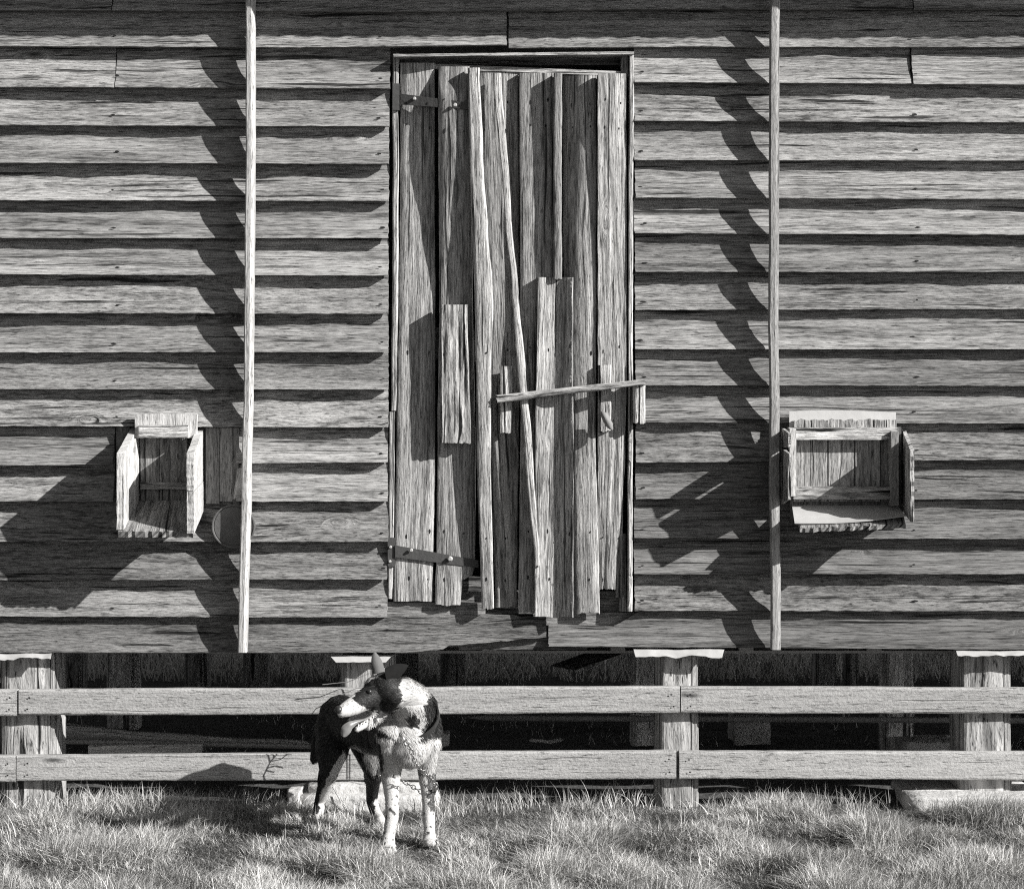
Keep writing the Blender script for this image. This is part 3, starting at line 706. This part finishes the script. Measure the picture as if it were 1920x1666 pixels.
def blades(x, y, hgt, wid, lean, seg=3, tone_lo=.05, tone_hi=1.0, flow=.2):
    n = len(x); base = np.stack([x, y, gzi(x, y) - .004], 1)
    ang = rng.uniform(0, 2*np.pi, n); fx = nA(x, y) * 2.5; fy = nB(x, y) * 2.5
    dx = np.cos(ang) + flow * fx * 3; dy = np.sin(ang) + flow * fy * 3; l = np.hypot(dx, dy) + 1e-6; dx /= l; dy /= l
    wa = rng.uniform(0, np.pi, n); wx, wy = np.cos(wa), np.sin(wa)
    V = np.zeros((n, (seg + 1) * 2 - 1, 3)); k = 0
    for s in range(seg + 1):
        t = s / seg; up = hgt * (t - .35 * lean * t * t); out = hgt * lean * t ** 1.7
        c = base + np.stack([dx * out, dy * out, up], 1); ww = wid * (1 - t ** 1.5) * .5
        if s < seg:
            o = np.stack([wx * ww, wy * ww, np.zeros(n)], 1); V[:, k] = c - o; V[:, k+1] = c + o; k += 2
        else: V[:, k] = c
    m = V.shape[1]; off = (np.arange(n) * m)[:, None]
    quads = [np.array([[2*s, 2*s+1, 2*s+3, 2*s+2]]) + off for s in range(seg - 1)]
    tri = np.array([[2*(seg-1), 2*(seg-1)+1, 2*seg]]) + off
    tone_ = np.clip(rng.uniform(tone_lo, tone_hi, n) ** 1.2 + .55 * nC_(x, y), 0, 1)
    return V.reshape(-1, 3), quads, tri, np.repeat(tone_, m)
def grass_obj(name, sets, mat, label):
    VV = []; loops = []; starts = []; tot = []; TT = []; vo = 0; lo = 0
    for V, quads, tri, tn in sets:
        for q in quads: loops.append((q + vo).ravel()); starts.append(lo + np.arange(len(q)) * 4); lo += q.size
        loops.append((tri + vo).ravel()); starts.append(lo + np.arange(len(tri)) * 3); lo += tri.size
        VV.append(V); TT.append(tn); vo += len(V)
    VV = np.concatenate(VV).astype(np.float32); L_ = np.concatenate(loops).astype(np.int32); St = np.concatenate(starts).astype(np.int32); TT = np.concatenate(TT).astype(np.float32)
    me = bpy.data.meshes.new(name); me.vertices.add(len(VV)); me.vertices.foreach_set('co', VV.ravel())
    me.loops.add(len(L_)); me.loops.foreach_set('vertex_index', L_); me.polygons.add(len(St)); me.polygons.foreach_set('loop_start', St)
    at = me.attributes.new('tone', 'FLOAT', 'POINT'); at.data.foreach_set('value', TT)
    me.materials.append(mat); me.update(calc_edges=True); me.validate()
    o = bpy.data.objects.new(name, me); COL.objects.link(o); return tag(o, label, 'grass', kind='stuff')
sets = []
# dense lawn in front; tufted
N = 420000
x = rng.uniform(-2.05, 2.05, N); y = rng.uniform(-1.75, -.04, N)
cl = nA(x, y) + .7 * nC_(x, y) + .5 * nD(x, y)
edge = -.22 + .10 * nB(x, y) * 2 + .05 * nD(x, y)*2
keep = (rng.random(N) < np.clip(.70 + 2.2 * cl, .10, 1)) & ((y < edge) | (rng.random(N) < .07))
keep &= (rng.random(N) > .93 * np.exp(-((x - P(250,0,.3).x) / .32) ** 2 - ((y + .27) / .12) ** 2))  # blades thinned here to deepen the dog's shadow on the lawn
keep &= ~((x > P(545,0,.1).x) & (x < P(815,0,.1).x) & (y > -.21)) & ~((x > P(1720,0,.1).x) & (y > -.16))
x, y, cl = x[keep], y[keep], cl[keep]
shadow_thin = np.exp(-((x - P(250,0,.3).x) / .32) ** 2 - ((y + .27) / .12) ** 2)  # same shadow patch, used to shorten the blades
h = (.020 + .040 * rng.random(len(x))) * np.clip(1.0 + 2.2 * cl, .35, 2.2) * (1 - .7 * shadow_thin)
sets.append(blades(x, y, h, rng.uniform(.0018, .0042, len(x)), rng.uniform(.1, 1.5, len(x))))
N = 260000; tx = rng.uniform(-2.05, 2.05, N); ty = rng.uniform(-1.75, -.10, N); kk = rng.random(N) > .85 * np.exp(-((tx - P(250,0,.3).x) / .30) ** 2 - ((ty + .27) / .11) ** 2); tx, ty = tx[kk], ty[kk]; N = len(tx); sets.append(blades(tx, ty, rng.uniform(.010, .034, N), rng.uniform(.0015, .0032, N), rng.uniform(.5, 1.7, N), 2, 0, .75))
# long stems: sparse, taller
N = 4500; x = rng.uniform(-2.0, 2.0, N); y = rng.uniform(-1.6, -.10, N); k = nC_(x, y) > .05; x, y = x[k], y[k]
sets.append(blades(x, y, rng.uniform(.04, .10, len(x)), rng.uniform(.0015, .003, len(x)), rng.uniform(.1, .9, len(x)), 4, .5, 1.0, .2))
# thatch near the stump line and tufts behind it
for cx_, cy_, n_, hh in ((P(190,0).x, -.10, 500, .12), (P(330,0).x, -.08, 450, .13), (P(420,0).x, -.06, 300, .12), (P(1410,0).x, -.07, 350, .10), (P(1560,0).x, -.06, 200, .13), (P(880,0).x, -.10, 400, .11), (P(960,0).x, -.02, 120, .13), (P(1180,0).x, .02, 90, .14), (P(1110,0).x, .02, 90, .14)):
    a = rng.normal(cx_, .10, n_); b = rng.normal(cy_, .05, n_); sets.append(blades(a, b, hh * rng.uniform(.35, .85, n_), rng.uniform(.0018, .0034, n_), rng.uniform(.1, .9, n_), 4, .4, 1.0, .1))
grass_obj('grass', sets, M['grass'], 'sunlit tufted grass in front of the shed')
# beyond and beneath the shed
N = 42000; x = rng.uniform(-3.2, 3.2, N); y = rng.uniform(3.0, 8.8, N)
s2_ = [blades(x, y, rng.uniform(.05, .16, N), rng.uniform(.004, .010, N), rng.uniform(.2, 1, N), 2)]
N = 3500; x = rng.uniform(-2.4, 2.4, N); y = rng.uniform(.1, 2.9, N); k = nC_(x, y) > .12; x, y = x[k], y[k]
s2_.append(blades(x, y, rng.uniform(.02, .07, len(x)), rng.uniform(.003, .005, len(x)), rng.uniform(.3, 1.1, len(x)), 2, .0, .8))
M['bounce_lifted_grass'] = leafmat('bounce_lifted_grass', .5, .9, 0)  # grass made paler in place of bounced light beneath and behind the shed
grass_obj('grass', s2_, M['bounce_lifted_grass'], 'shaded grass behind and beneath the shed')
# dry weed behind the dog whose twigs throw shadows on the rails
bm = bmesh.new()
def twig(bm, pts, r):
    for a, b in zip(pts, pts[1:]):
        a, b = Vector(a), Vector(b); ax = (b - a).normalized(); u = ax.orthogonal().normalized(); v = ax.cross(u)
        A_ = [bm.verts.new(a + (u*math.cos(k*2.094) + v*math.sin(k*2.094))*r) for k in range(3)]; B_ = [bm.verts.new(b + (u*math.cos(k*2.094) + v*math.sin(k*2.094))*r*.8) for k in range(3)]
        for k in range(3): bm.faces.new((A_[k], A_[(k+1)%3], B_[(k+1)%3], B_[k]))
def shp(x, y, dd): # point dd in front of the rail whose shadow falls on rail pixel (x, y)
    p = P(x, y, .037); return Vector((p.x + SA*dd, p.y - dd, p.z + SB*dd))
root = Vector((P(650, 0, .14).x, -.14, .0))
stem = [root, shp(492, 1455, .09), shp(505, 1428, .095), shp(520, 1412, .10)]
twig(bm, stem, .0022); 
for pts in ([(500,1440),(516,1436),(530,1440)], [(505,1430),(500,1412)], [(505,1428),(524,1424),(540,1412),(548,1413)], [(520,1412),(530,1408)], [(512,1420),(511,1408)], [(498,1445),(512,1448)]): twig(bm, [shp(a, b, .095) for a, b in pts], .002)
tag(bmobj('dry_weed', bm, M['dirtwood']), 'dry twiggy weed hidden behind the dog, shadowing the lower rail', 'weed')
for pts, lab in (([shp(575, 1350, .05), shp(592, 1328, .05), shp(618, 1317, .05), shp(650, 1316, .05)], 'short bent dry stalk behind the dog'), ([shp(553, 1311, .05), shp(600, 1306, .05), shp(640, 1290, .05), shp(655, 1330, .05)], 'long thin dry stalk arching behind the dog')):
    bm = bmesh.new(); twig(bm, pts + [Vector((pts[-1].x, pts[-1].y, 0))], .0018); tag(bmobj('dry_stalk', bm, M['dirtwood']), lab, 'stalk', 'dry stalks behind the dog')

# ------------------------------------------------------------------ the dog
def px(p):
    f = (C + p[1]) / C; return p[0] / (S * f) + 960, HOR - (p[2] - H) / (S * f), -p[1]
def inpoly(x, y, poly):
    r = False; n = len(poly)
    for i in range(n):
        x1, y1 = poly[i]; x2, y2 = poly[(i+1) % n]
        if (y1 > y) != (y2 > y) and x < (x2 - x1) * (y - y1) / (y2 - y1) + x1: r = not r
    return r
DR = (P(700, 1560, .55).x, -.56, .0)
dog = empty('dog', DR, 'black and white chained farm dog standing on the grass with its tongue out', 'dog')
bm = bmesh.new()
def chain(pts, step=.35):
    for a, b in zip(pts, pts[1:]):
        pa, pb = P(*a[:3]), P(*b[:3]); ra, rb = a[3] * S * (C - a[2]) / C, b[3] * S * (C - b[2]) / C
        n = max(2, int((pb - pa).length / (min(ra, rb) * step)))
        for i in range(n + 1):
            t = i / n; c = pa.lerp(pb, t); r = ra + (rb - ra) * t
            bmesh.ops.create_icosphere(bm, subdivisions=2, radius=r, matrix=Matrix.Translation(c))
def ell(x, y, d, rx, ry, rz, ang=0):
    k = S * (C - d) / C
    m = Matrix.Translation(P(x, y, d)) @ Matrix.Rotation(math.radians(ang), 4, 'Y') @ Matrix.Diagonal((rx * k, ry * k, rz * k, 1))
    bmesh.ops.create_icosphere(bm, subdivisions=3, radius=1, matrix=m)
chain([(640,1346,.32,45),(668,1356,.44,46),(700,1362,.54,50),(738,1366,.63,55),(766,1378,.69,52),(768,1400,.74,40)])      # trunk
chain([(733,1382,.73,34),(722,1372,.60,38)]); chain([(798,1372,.64,33),(790,1345,.60,36)]); chain([(792,1325,.60,30),(740,1340,.50,40)])
chain([(780,1350,.68,44),(768,1315,.74,39),(750,1298,.79,31)])                                                       # neck
ell(722, 1289, .81, 31, 30, 30); ell(738, 1303, .81, 27, 30, 26); ell(703, 1287, .81, 21, 24, 20); ell(728,1318,.80, 22, 24, 18)   # skull
chain([(696,1304,.83,22),(680,1313,.85,21),(662,1323,.88,18.5),(648,1330,.905,15),(640,1333,.915,12.5)], .25)
chain([(690,1318,.82,15),(705,1322,.82,15)], .25)
chain([(716,1333,.81,13),(698,1348,.84,9),(682,1359,.86,7.5),(669,1367,.88,6)], .25)                                 # lower jaw
chain([(735,1400,.74,27),(733,1452,.72,19),(735,1500,.75,13.5),(735,1532,.77,13.5),(729,1568,.79,12),(727,1587,.82,15)])
for dx, dd in ((-10,.845),(-3,.86),(5,.86),(12,.845)): chain([(727+dx*.8,1588,.83,8),(726+dx,1594,dd,7.5)])
chain([(801,1392,.65,27),(801,1450,.63,17),(803,1498,.66,12.5),(804,1527,.67,12.5),(805,1556,.69,11),(806,1574,.72,13)])
for dx, dd in ((-8,.74),(-2,.755),(5,.755),(11,.74)): chain([(806+dx*.8,1575,.73,7),(806+dx,1580,dd,6.5)])
chain([(630,1362,.35,40),(623,1405,.42,31),(618,1440,.43,20),(608,1475,.36,14),(600,1503,.31,11.5),(596,1527,.35,10.5),(594,1543,.39,11.5),(592,1546,.42,10)])
chain([(680,1368,.30,38),(694,1410,.36,28),(700,1440,.37,19),(699,1472,.30,13.5),(697,1500,.25,11),(704,1522,.29,10.5),(711,1535,.33,11.5),(713,1538,.36,10)])
chain([(612,1335,.24,12),(596,1380,.18,11),(590,1420,.17,9)])                                                         # tail held low
me = bpy.data.meshes.new('body'); bm.to_mesh(me); bm.free()
body = bpy.data.objects.new('body', me); COL.objects.link(body)
md = body.modifiers.new('r', 'REMESH'); md.mode = 'VOXEL'; md.voxel_size = .0045
md = body.modifiers.new('s', 'SMOOTH'); md.factor = .5; md.iterations = 5
dg = bpy.context.evaluated_depsgraph_get(); me2 = bpy.data.meshes.new_from_object(body.evaluated_get(dg)); body.modifiers.clear(); body.data = me2; me2.name = 'body'
WH = [[(626,1330),(640,1318),(654,1306),(662,1311),(674,1321),(690,1328),(704,1333),(700,1346),(640,1352)],
      [(640,1318),(650,1298),(662,1284),(684,1260),(724,1244),(724,1259),(696,1272),(677,1289),(660,1309)],
      [(756,1258),(778,1264),(797,1286),(806,1300),(794,1312),(790,1335),(797,1352),(786,1376),(776,1394),(750,1386),(722,1368),(696,1352),(716,1345),(742,1330),(752,1314),(748,1290)],
      [(706,1374),(735,1382),(770,1392),(790,1384),(835,1374),(835,1412),(822,1440),(822,1475),(700,1475),(716,1430)]]
BL = [[(758,1342),(772,1334),(787,1346),(776,1366),(760,1362)], [(698,1376),(712,1385),(720,1430),(714,1462),(700,1450)]]
HW = [(642,1405),(668,1425),(645,1470),(632,1530),(606,1552),(596,1530),(600,1492),(615,1452)]
def furcol(p, n):
    x, y, d = px(p); x += 5 * noise.noise(Vector(p) * 60); y += 5 * noise.noise(Vector(p) * 60 + Vector((9, 0, 0)))
    c = .016; jx = 0
    if d > .56:
        for k, w in enumerate(WH):
            if inpoly(x, y, w): c = .52
        if x < 690 and y < 1352 and c > .5 and noise.noise(Vector(p) * 230) > .42: c = .12
        for w in BL:
            if inpoly(x, y, w): c = .03
        if y > 1345 and x < 702 and d > .79: c = .5
        if y > 1440 and d > .58 and x > 712:
            c = .55
            if noise.noise(Vector(p) * 75) > .38 : c = .05
            if 796 < x < 818 and 1448 < y < 1520 and x > 800 + (y - 1450) * .06: c = .05
    else:
        if inpoly(x, y, HW): c = .6
        if y > 1526: c = .6 if x > 588 else .1
        if x > 702 and 1495 < y: c = .55
        if y > 1392 and 655 < x < 716 and d > .40: c = .22
    return c
cols = np.array([furcol(v.co, v.normal) for v in me2.vertices], dtype=np.float32)
at = me2.attributes.new('tone', 'FLOAT', 'POINT'); at.data.foreach_set('value', cols)
for p in me2.polygons: p.use_smooth = True
def furmat(name, rough=.5, spec=.3):
    q = NT(name); tn = q.n('ShaderNodeAttribute', attribute_name='tone').outputs['Fac']; q.gray(tn)
    q.b.inputs['Roughness'].default_value = rough; q.b.inputs['Specular IOR Level'].default_value = spec; return q.m
M['coat'] = furmat('dog_coat', .7, .1); M['fur'] = furmat('dog_fur', .55, .25)
me2.materials.append(M['coat']); put(body, dog)
# fur strands
rr = random.Random(5)
me2.calc_loop_triangles()
tris = np.array([t.vertices[:] for t in me2.loop_triangles]); VC = np.array([v.co[:] for v in me2.vertices]); VN = np.array([v.normal[:] for v in me2.vertices])
A_, B_, C3 = VC[tris[:, 0]], VC[tris[:, 1]], VC[tris[:, 2]]; ar = np.linalg.norm(np.cross(B_ - A_, C3 - A_), axis=1)
NF_ = 130000
idx = rng.choice(len(tris), NF_, p=ar / ar.sum()); u = rng.random(NF_); v = rng.random(NF_); fl_ = u + v > 1; u[fl_] = 1 - u[fl_]; v[fl_] = 1 - v[fl_]
rootp = A_[idx] * (1 - u - v)[:, None] + B_[idx] * u[:, None] + C3[idx] * v[:, None]; rn = VN[tris[idx, 0]]
fv = []; ff_ = []; ft = []
for i in range(NF_):
    p = Vector(rootp[i]); n = Vector(rn[i])
    if n.y > .55: continue
    x, y, d = px(p)
    if x < 712 and y < 1375 and d > .78 and y > 1290 - (x - 640) * .2 and x < 690: ln = .0035; flow = Vector((.9, 0, .35))      # muzzle
    elif d > .76 and x < 752 and y < 1345: ln = .013; flow = Vector((1, 0, -.15))                                                  # head
    elif y > 1462: ln = .007; flow = Vector((0, .2, -1))                                                                          # lower legs
    elif y > 1385 and d < .56: ln = .020; flow = Vector((-.25, .1, -1))
    elif x > 748 and y < 1322 and d > .64: ln = .034; flow = Vector((.9, .1, .12)) + n * .55
    elif x > 745 and y < 1400 and d > .64: ln = .026; flow = Vector((.55, .1, -.8)) if y > 1320 else Vector((.9, .2, -.15))
    elif d > .60: ln = .022; flow = Vector((.1, .1, -1))
    else: ln = .013; flow = Vector((-.6, .5, -.5))
    if 650 < x < 715 and 1400 < y < 1460 and .38 < d < .7: ln = .034; flow = Vector((.3, 0, -1))
    flow = flow + Vector((rr.gauss(0, .14), rr.gauss(0, .14), rr.gauss(0, .14)))
    t = (flow - n * flow.dot(n)); 
    if t.length < 1e-3: continue
    t = (t.normalized() + n * rr.uniform(.03, .20)).normalized(); ln *= rr.uniform(.45, 1.0)
    sdv = t.cross(n).normalized() * (.0006 if ln < .01 else .0008)
    m_ = p + t * ln * .55; e = p + t * ln + Vector((0, 0, -.12 * ln)) - n * .12 * ln
    b = len(fv); fv += [p - sdv, p + sdv, m_ - sdv * .8, m_ + sdv * .8, e]; ff_ += [(b, b+1, b+3, b+2), (b+2, b+3, b+4)]
    c = furcol(p, n) * rr.uniform(.8, 1.15); c = c if c > .08 else c * (rr.uniform(.5, 1.6) if rr.random() > .2 else rr.uniform(2, 6)); ft += [c] * 5
me = bpy.data.meshes.new('fur'); me.from_pydata([tuple(q) for q in fv], [], ff_); at = me.attributes.new('tone', 'FLOAT', 'POINT'); at.data.foreach_set('value', np.array(ft, dtype=np.float32)); me.materials.append(M['fur'])
fur = bpy.data.objects.new('fur', me); COL.objects.link(fur); put(fur, dog); fur['kind'] = 'stuff'
# ears
M['black_skin'] = plain('black_skin', .03, .35, 0, 60, .2, .0006); M['tongue'] = plain('tongue', .17, .35, 0, 40, .15, .0006); M['teeth'] = plain('teeth', .7, .3)
M['ear_black'] = plain('ear_black', .012, .95, 0, 90, .5, .001); M['ear_black'].node_tree.nodes['Principled BSDF'].inputs['Specular IOR Level'].default_value = .1; M['ear_grey'] = plain('ear_grey', .11, .8, 0, 90, .4, .001)
def ear(base, tip, wid, bend, mat, lab, rnd=1.3):
    """a cupped leaf: base and tip are pixel+depth triples; wid a world vector across the base; bend a world vector of the cup"""
    a, b = P(*base), P(*tip); wv, bv = Vector(wid), Vector(bend); mbx = MB()
    def F(u, v):
        ww = (1 - max(0, (v - .35) / .65) ** rnd) ** .8; q = (u - .5) * 2
        return a.lerp(b, v) + wv * .5 * q * ww + bv * (q * q - 1) * ww * .5, u, v
    mbx.slab(F, 10, 12, bv.normalized() * .003); o = mbx.build('ear', M[mat], dog); o['label'] = lab
ear((724,1268,.835), (766,1247,.80), (.010, 0, -.050), (0, .028, 0), 'ear_black', 'near black ear laid back')
ear((711,1262,.755), (702,1221,.75), (.036, .008, 0), (0, .016, 0), 'ear_grey', 'far grey ear standing up', 1.9)
bm = bmesh.new(); bmesh.ops.create_uvsphere(bm, u_segments=16, v_segments=10, radius=1, matrix=Matrix.Translation(P(635, 1330, .925)) @ Matrix.Diagonal((.0125, .013, .0125, 1))); bmobj('nose', bm, M['black_skin'], dog, True)
bm = bmesh.new(); bmesh.ops.create_uvsphere(bm, u_segments=12, v_segments=8, radius=.0075, matrix=Matrix.Translation(P(693, 1296, .865))); bmobj('eye', bm, M['black_skin'], dog, True)
mbx = MB(); tp = [P(698,1341,.84), P(684,1348,.865), P(669,1353,.885), P(657,1359,.90), P(648,1368,.905), P(644,1380,.905)]
def Ft(u, v):
    k = u * 5; i = min(4, int(k)); f = k - i; c = tp[i].lerp(tp[i+1], f); ww = .0145 * (1 if u < .6 else math.sqrt(max(0, 1 - ((u - .6) / .42) ** 2))) * (.7 + .5 * u)
    q = (v - .5) * 2; di = (tp[min(5, i+1)] - tp[max(0, i-1 if f < .5 else i)]).normalized(); up = Vector((di.z, 0, -di.x)).normalized()
    return c + up * q * ww * (.25 + .85 * min(1, max(0, u * 2 - .5))) + Vector((0, -.006, 0)) * (1 - q * q), u, v
mbx.slab(Ft, 22, 8, (0, .004, 0)); mbx.build('tongue', M['tongue'], dog)
bm = bmesh.new()
for i in range(6):
    t = i / 5; c = P(700 - 28 * t, 1343 + 17 * t, .852 + .04*t); r = .0025 if i < 5 else .003
    bmesh.ops.create_cone(bm, segments=6, radius1=r, radius2=.0006, depth=.008 + .004 * (i == 5), matrix=Matrix.Translation(c))
bmobj('teeth', bm, M['teeth'], dog)['kind'] = 'stuff'
# collar
bm = bmesh.new(); cc = P(768, 1346, .705); R_ = Matrix.Rotation(math.radians(-12), 3, 'Y') @ Matrix.Rotation(math.radians(38), 3, 'X'); ring = []
for i in range(48):
    a = i / 48 * 2 * math.pi; row = []
    for dr, dz in ((0, -.008), (.003, -.008), (.003, .008), (0, .008)):
        q = Vector(((.092 + dr) * math.cos(a), (.092 + dr) * math.sin(a), dz)); row.append(bm.verts.new(cc + R_ @ q))
    ring.append(row)
for i in range(48):
    for k in range(4): bm.faces.new((ring[i][k], ring[(i+1)%48][k], ring[(i+1)%48][(k+1)%4], ring[i][(k+1)%4]))
bmobj('collar', bm, M['black_skin'], dog)
# chain ------------------------------------------------------------------------
M['steel'] = plain('chain_steel', .35, .35, .8, 60, .2, .0005)
bm = bmesh.new(); path = [P(757,1384,.86), P(768,1398,.86), P(774,1416,.85), P(782,1434,.83), P(796,1448,.80), P(808,1458,.765), P(817,1474,.73), P(812,1488,.60), P(797,1488,.50), P(770,1472,.46), P(745,1456,.44), P(715,1452,.42), P(690,1462,.30)]
cum = [0]
for a, b in zip(path, path[1:]): cum.append(cum[-1] + (b - a).length)
def along(s_):
    for i in range(len(path)-1):
        if s_ <= cum[i+1] or i == len(path)-2: t = (s_ - cum[i]) / (cum[i+1] - cum[i]); return path[i].lerp(path[i+1], t), (path[i+1] - path[i]).normalized()
pitch = .0165; k = 0; s_ = 0
while s_ < cum[-1]:
    c, tdir = along(s_); up = Vector((0, -1, 0)) if k % 2 else Vector((.6, 0, .8)); sdv = tdir.cross(up).normalized()
    N1, N2 = 14, 5; rg = []; nn = tdir.cross(sdv).normalized()
    for i in range(N1):
        a = i / N1 * 2 * math.pi; ctr = c + tdir * math.cos(a) * .0115 + sdv * math.sin(a) * .0065; out = (tdir * math.cos(a) * .6 + sdv * math.sin(a)).normalized()
        rg.append([bm.verts.new(ctr + (out * math.cos(b/N2*6.283) + nn * math.sin(b/N2*6.283)) * .0017) for b in range(N2)])
    for i in range(N1):
        for j in range(N2): bm.faces.new((rg[i][j], rg[(i+1)%N1][j], rg[(i+1)%N1][(j+1)%N2], rg[i][(j+1)%N2]))
    s_ += pitch; k += 1
tag(bmobj('chain', bm, M['steel'], None, True), "steel link chain hanging from the dog's collar", 'chain')

# nail holes with weather streaks on the door, found on the plank surfaces
bpy.context.view_layer.update(); dgr = bpy.context.evaluated_depsgraph_get()
def hit(x, y):
    d_ = (P(x, y, 0) - cam.location).normalized(); r = scn.ray_cast(dgr, cam.location, d_); return (r[1], r[2], r[4]) if r[0] else None
nb = MB(); rn_ = random.Random(3)
spots = [(x + rn_.uniform(-4, 4), y + rn_.uniform(-7, 7)) for y in (192, 240, 655, 1002, 1085) for x in (764, 803, 832, 868, 909, 948, 992, 1026, 1070, 1106, 1134, 1162)]
for x, y in spots:
    h_ = hit(x, y)
    if not h_ or (h_[2].parent != door and h_[2] != door): continue
    c = h_[0] - (h_[0] - cam.location).normalized() * .0012; rx = rn_.uniform(.0018, .0032); rz = rx * rn_.uniform(1.2, 3.2); b = len(nb.v)
    for i in range(10):
        a = i * .628; nb.v.append(c + Vector((math.cos(a) * rx * rn_.uniform(.7, 1.1), 0, math.sin(a) * rz))); nb.g.append((0, 0, 0)); nb.t.append(1)
    nb.f.append(list(range(b, b + 10))); nb.mi.append(0); nb.sm.append(False)
o = nb.build('nail_holes', M['darkhole'], door); o['kind'] = 'stuff'
# muzzle freckles are part of the coat colour
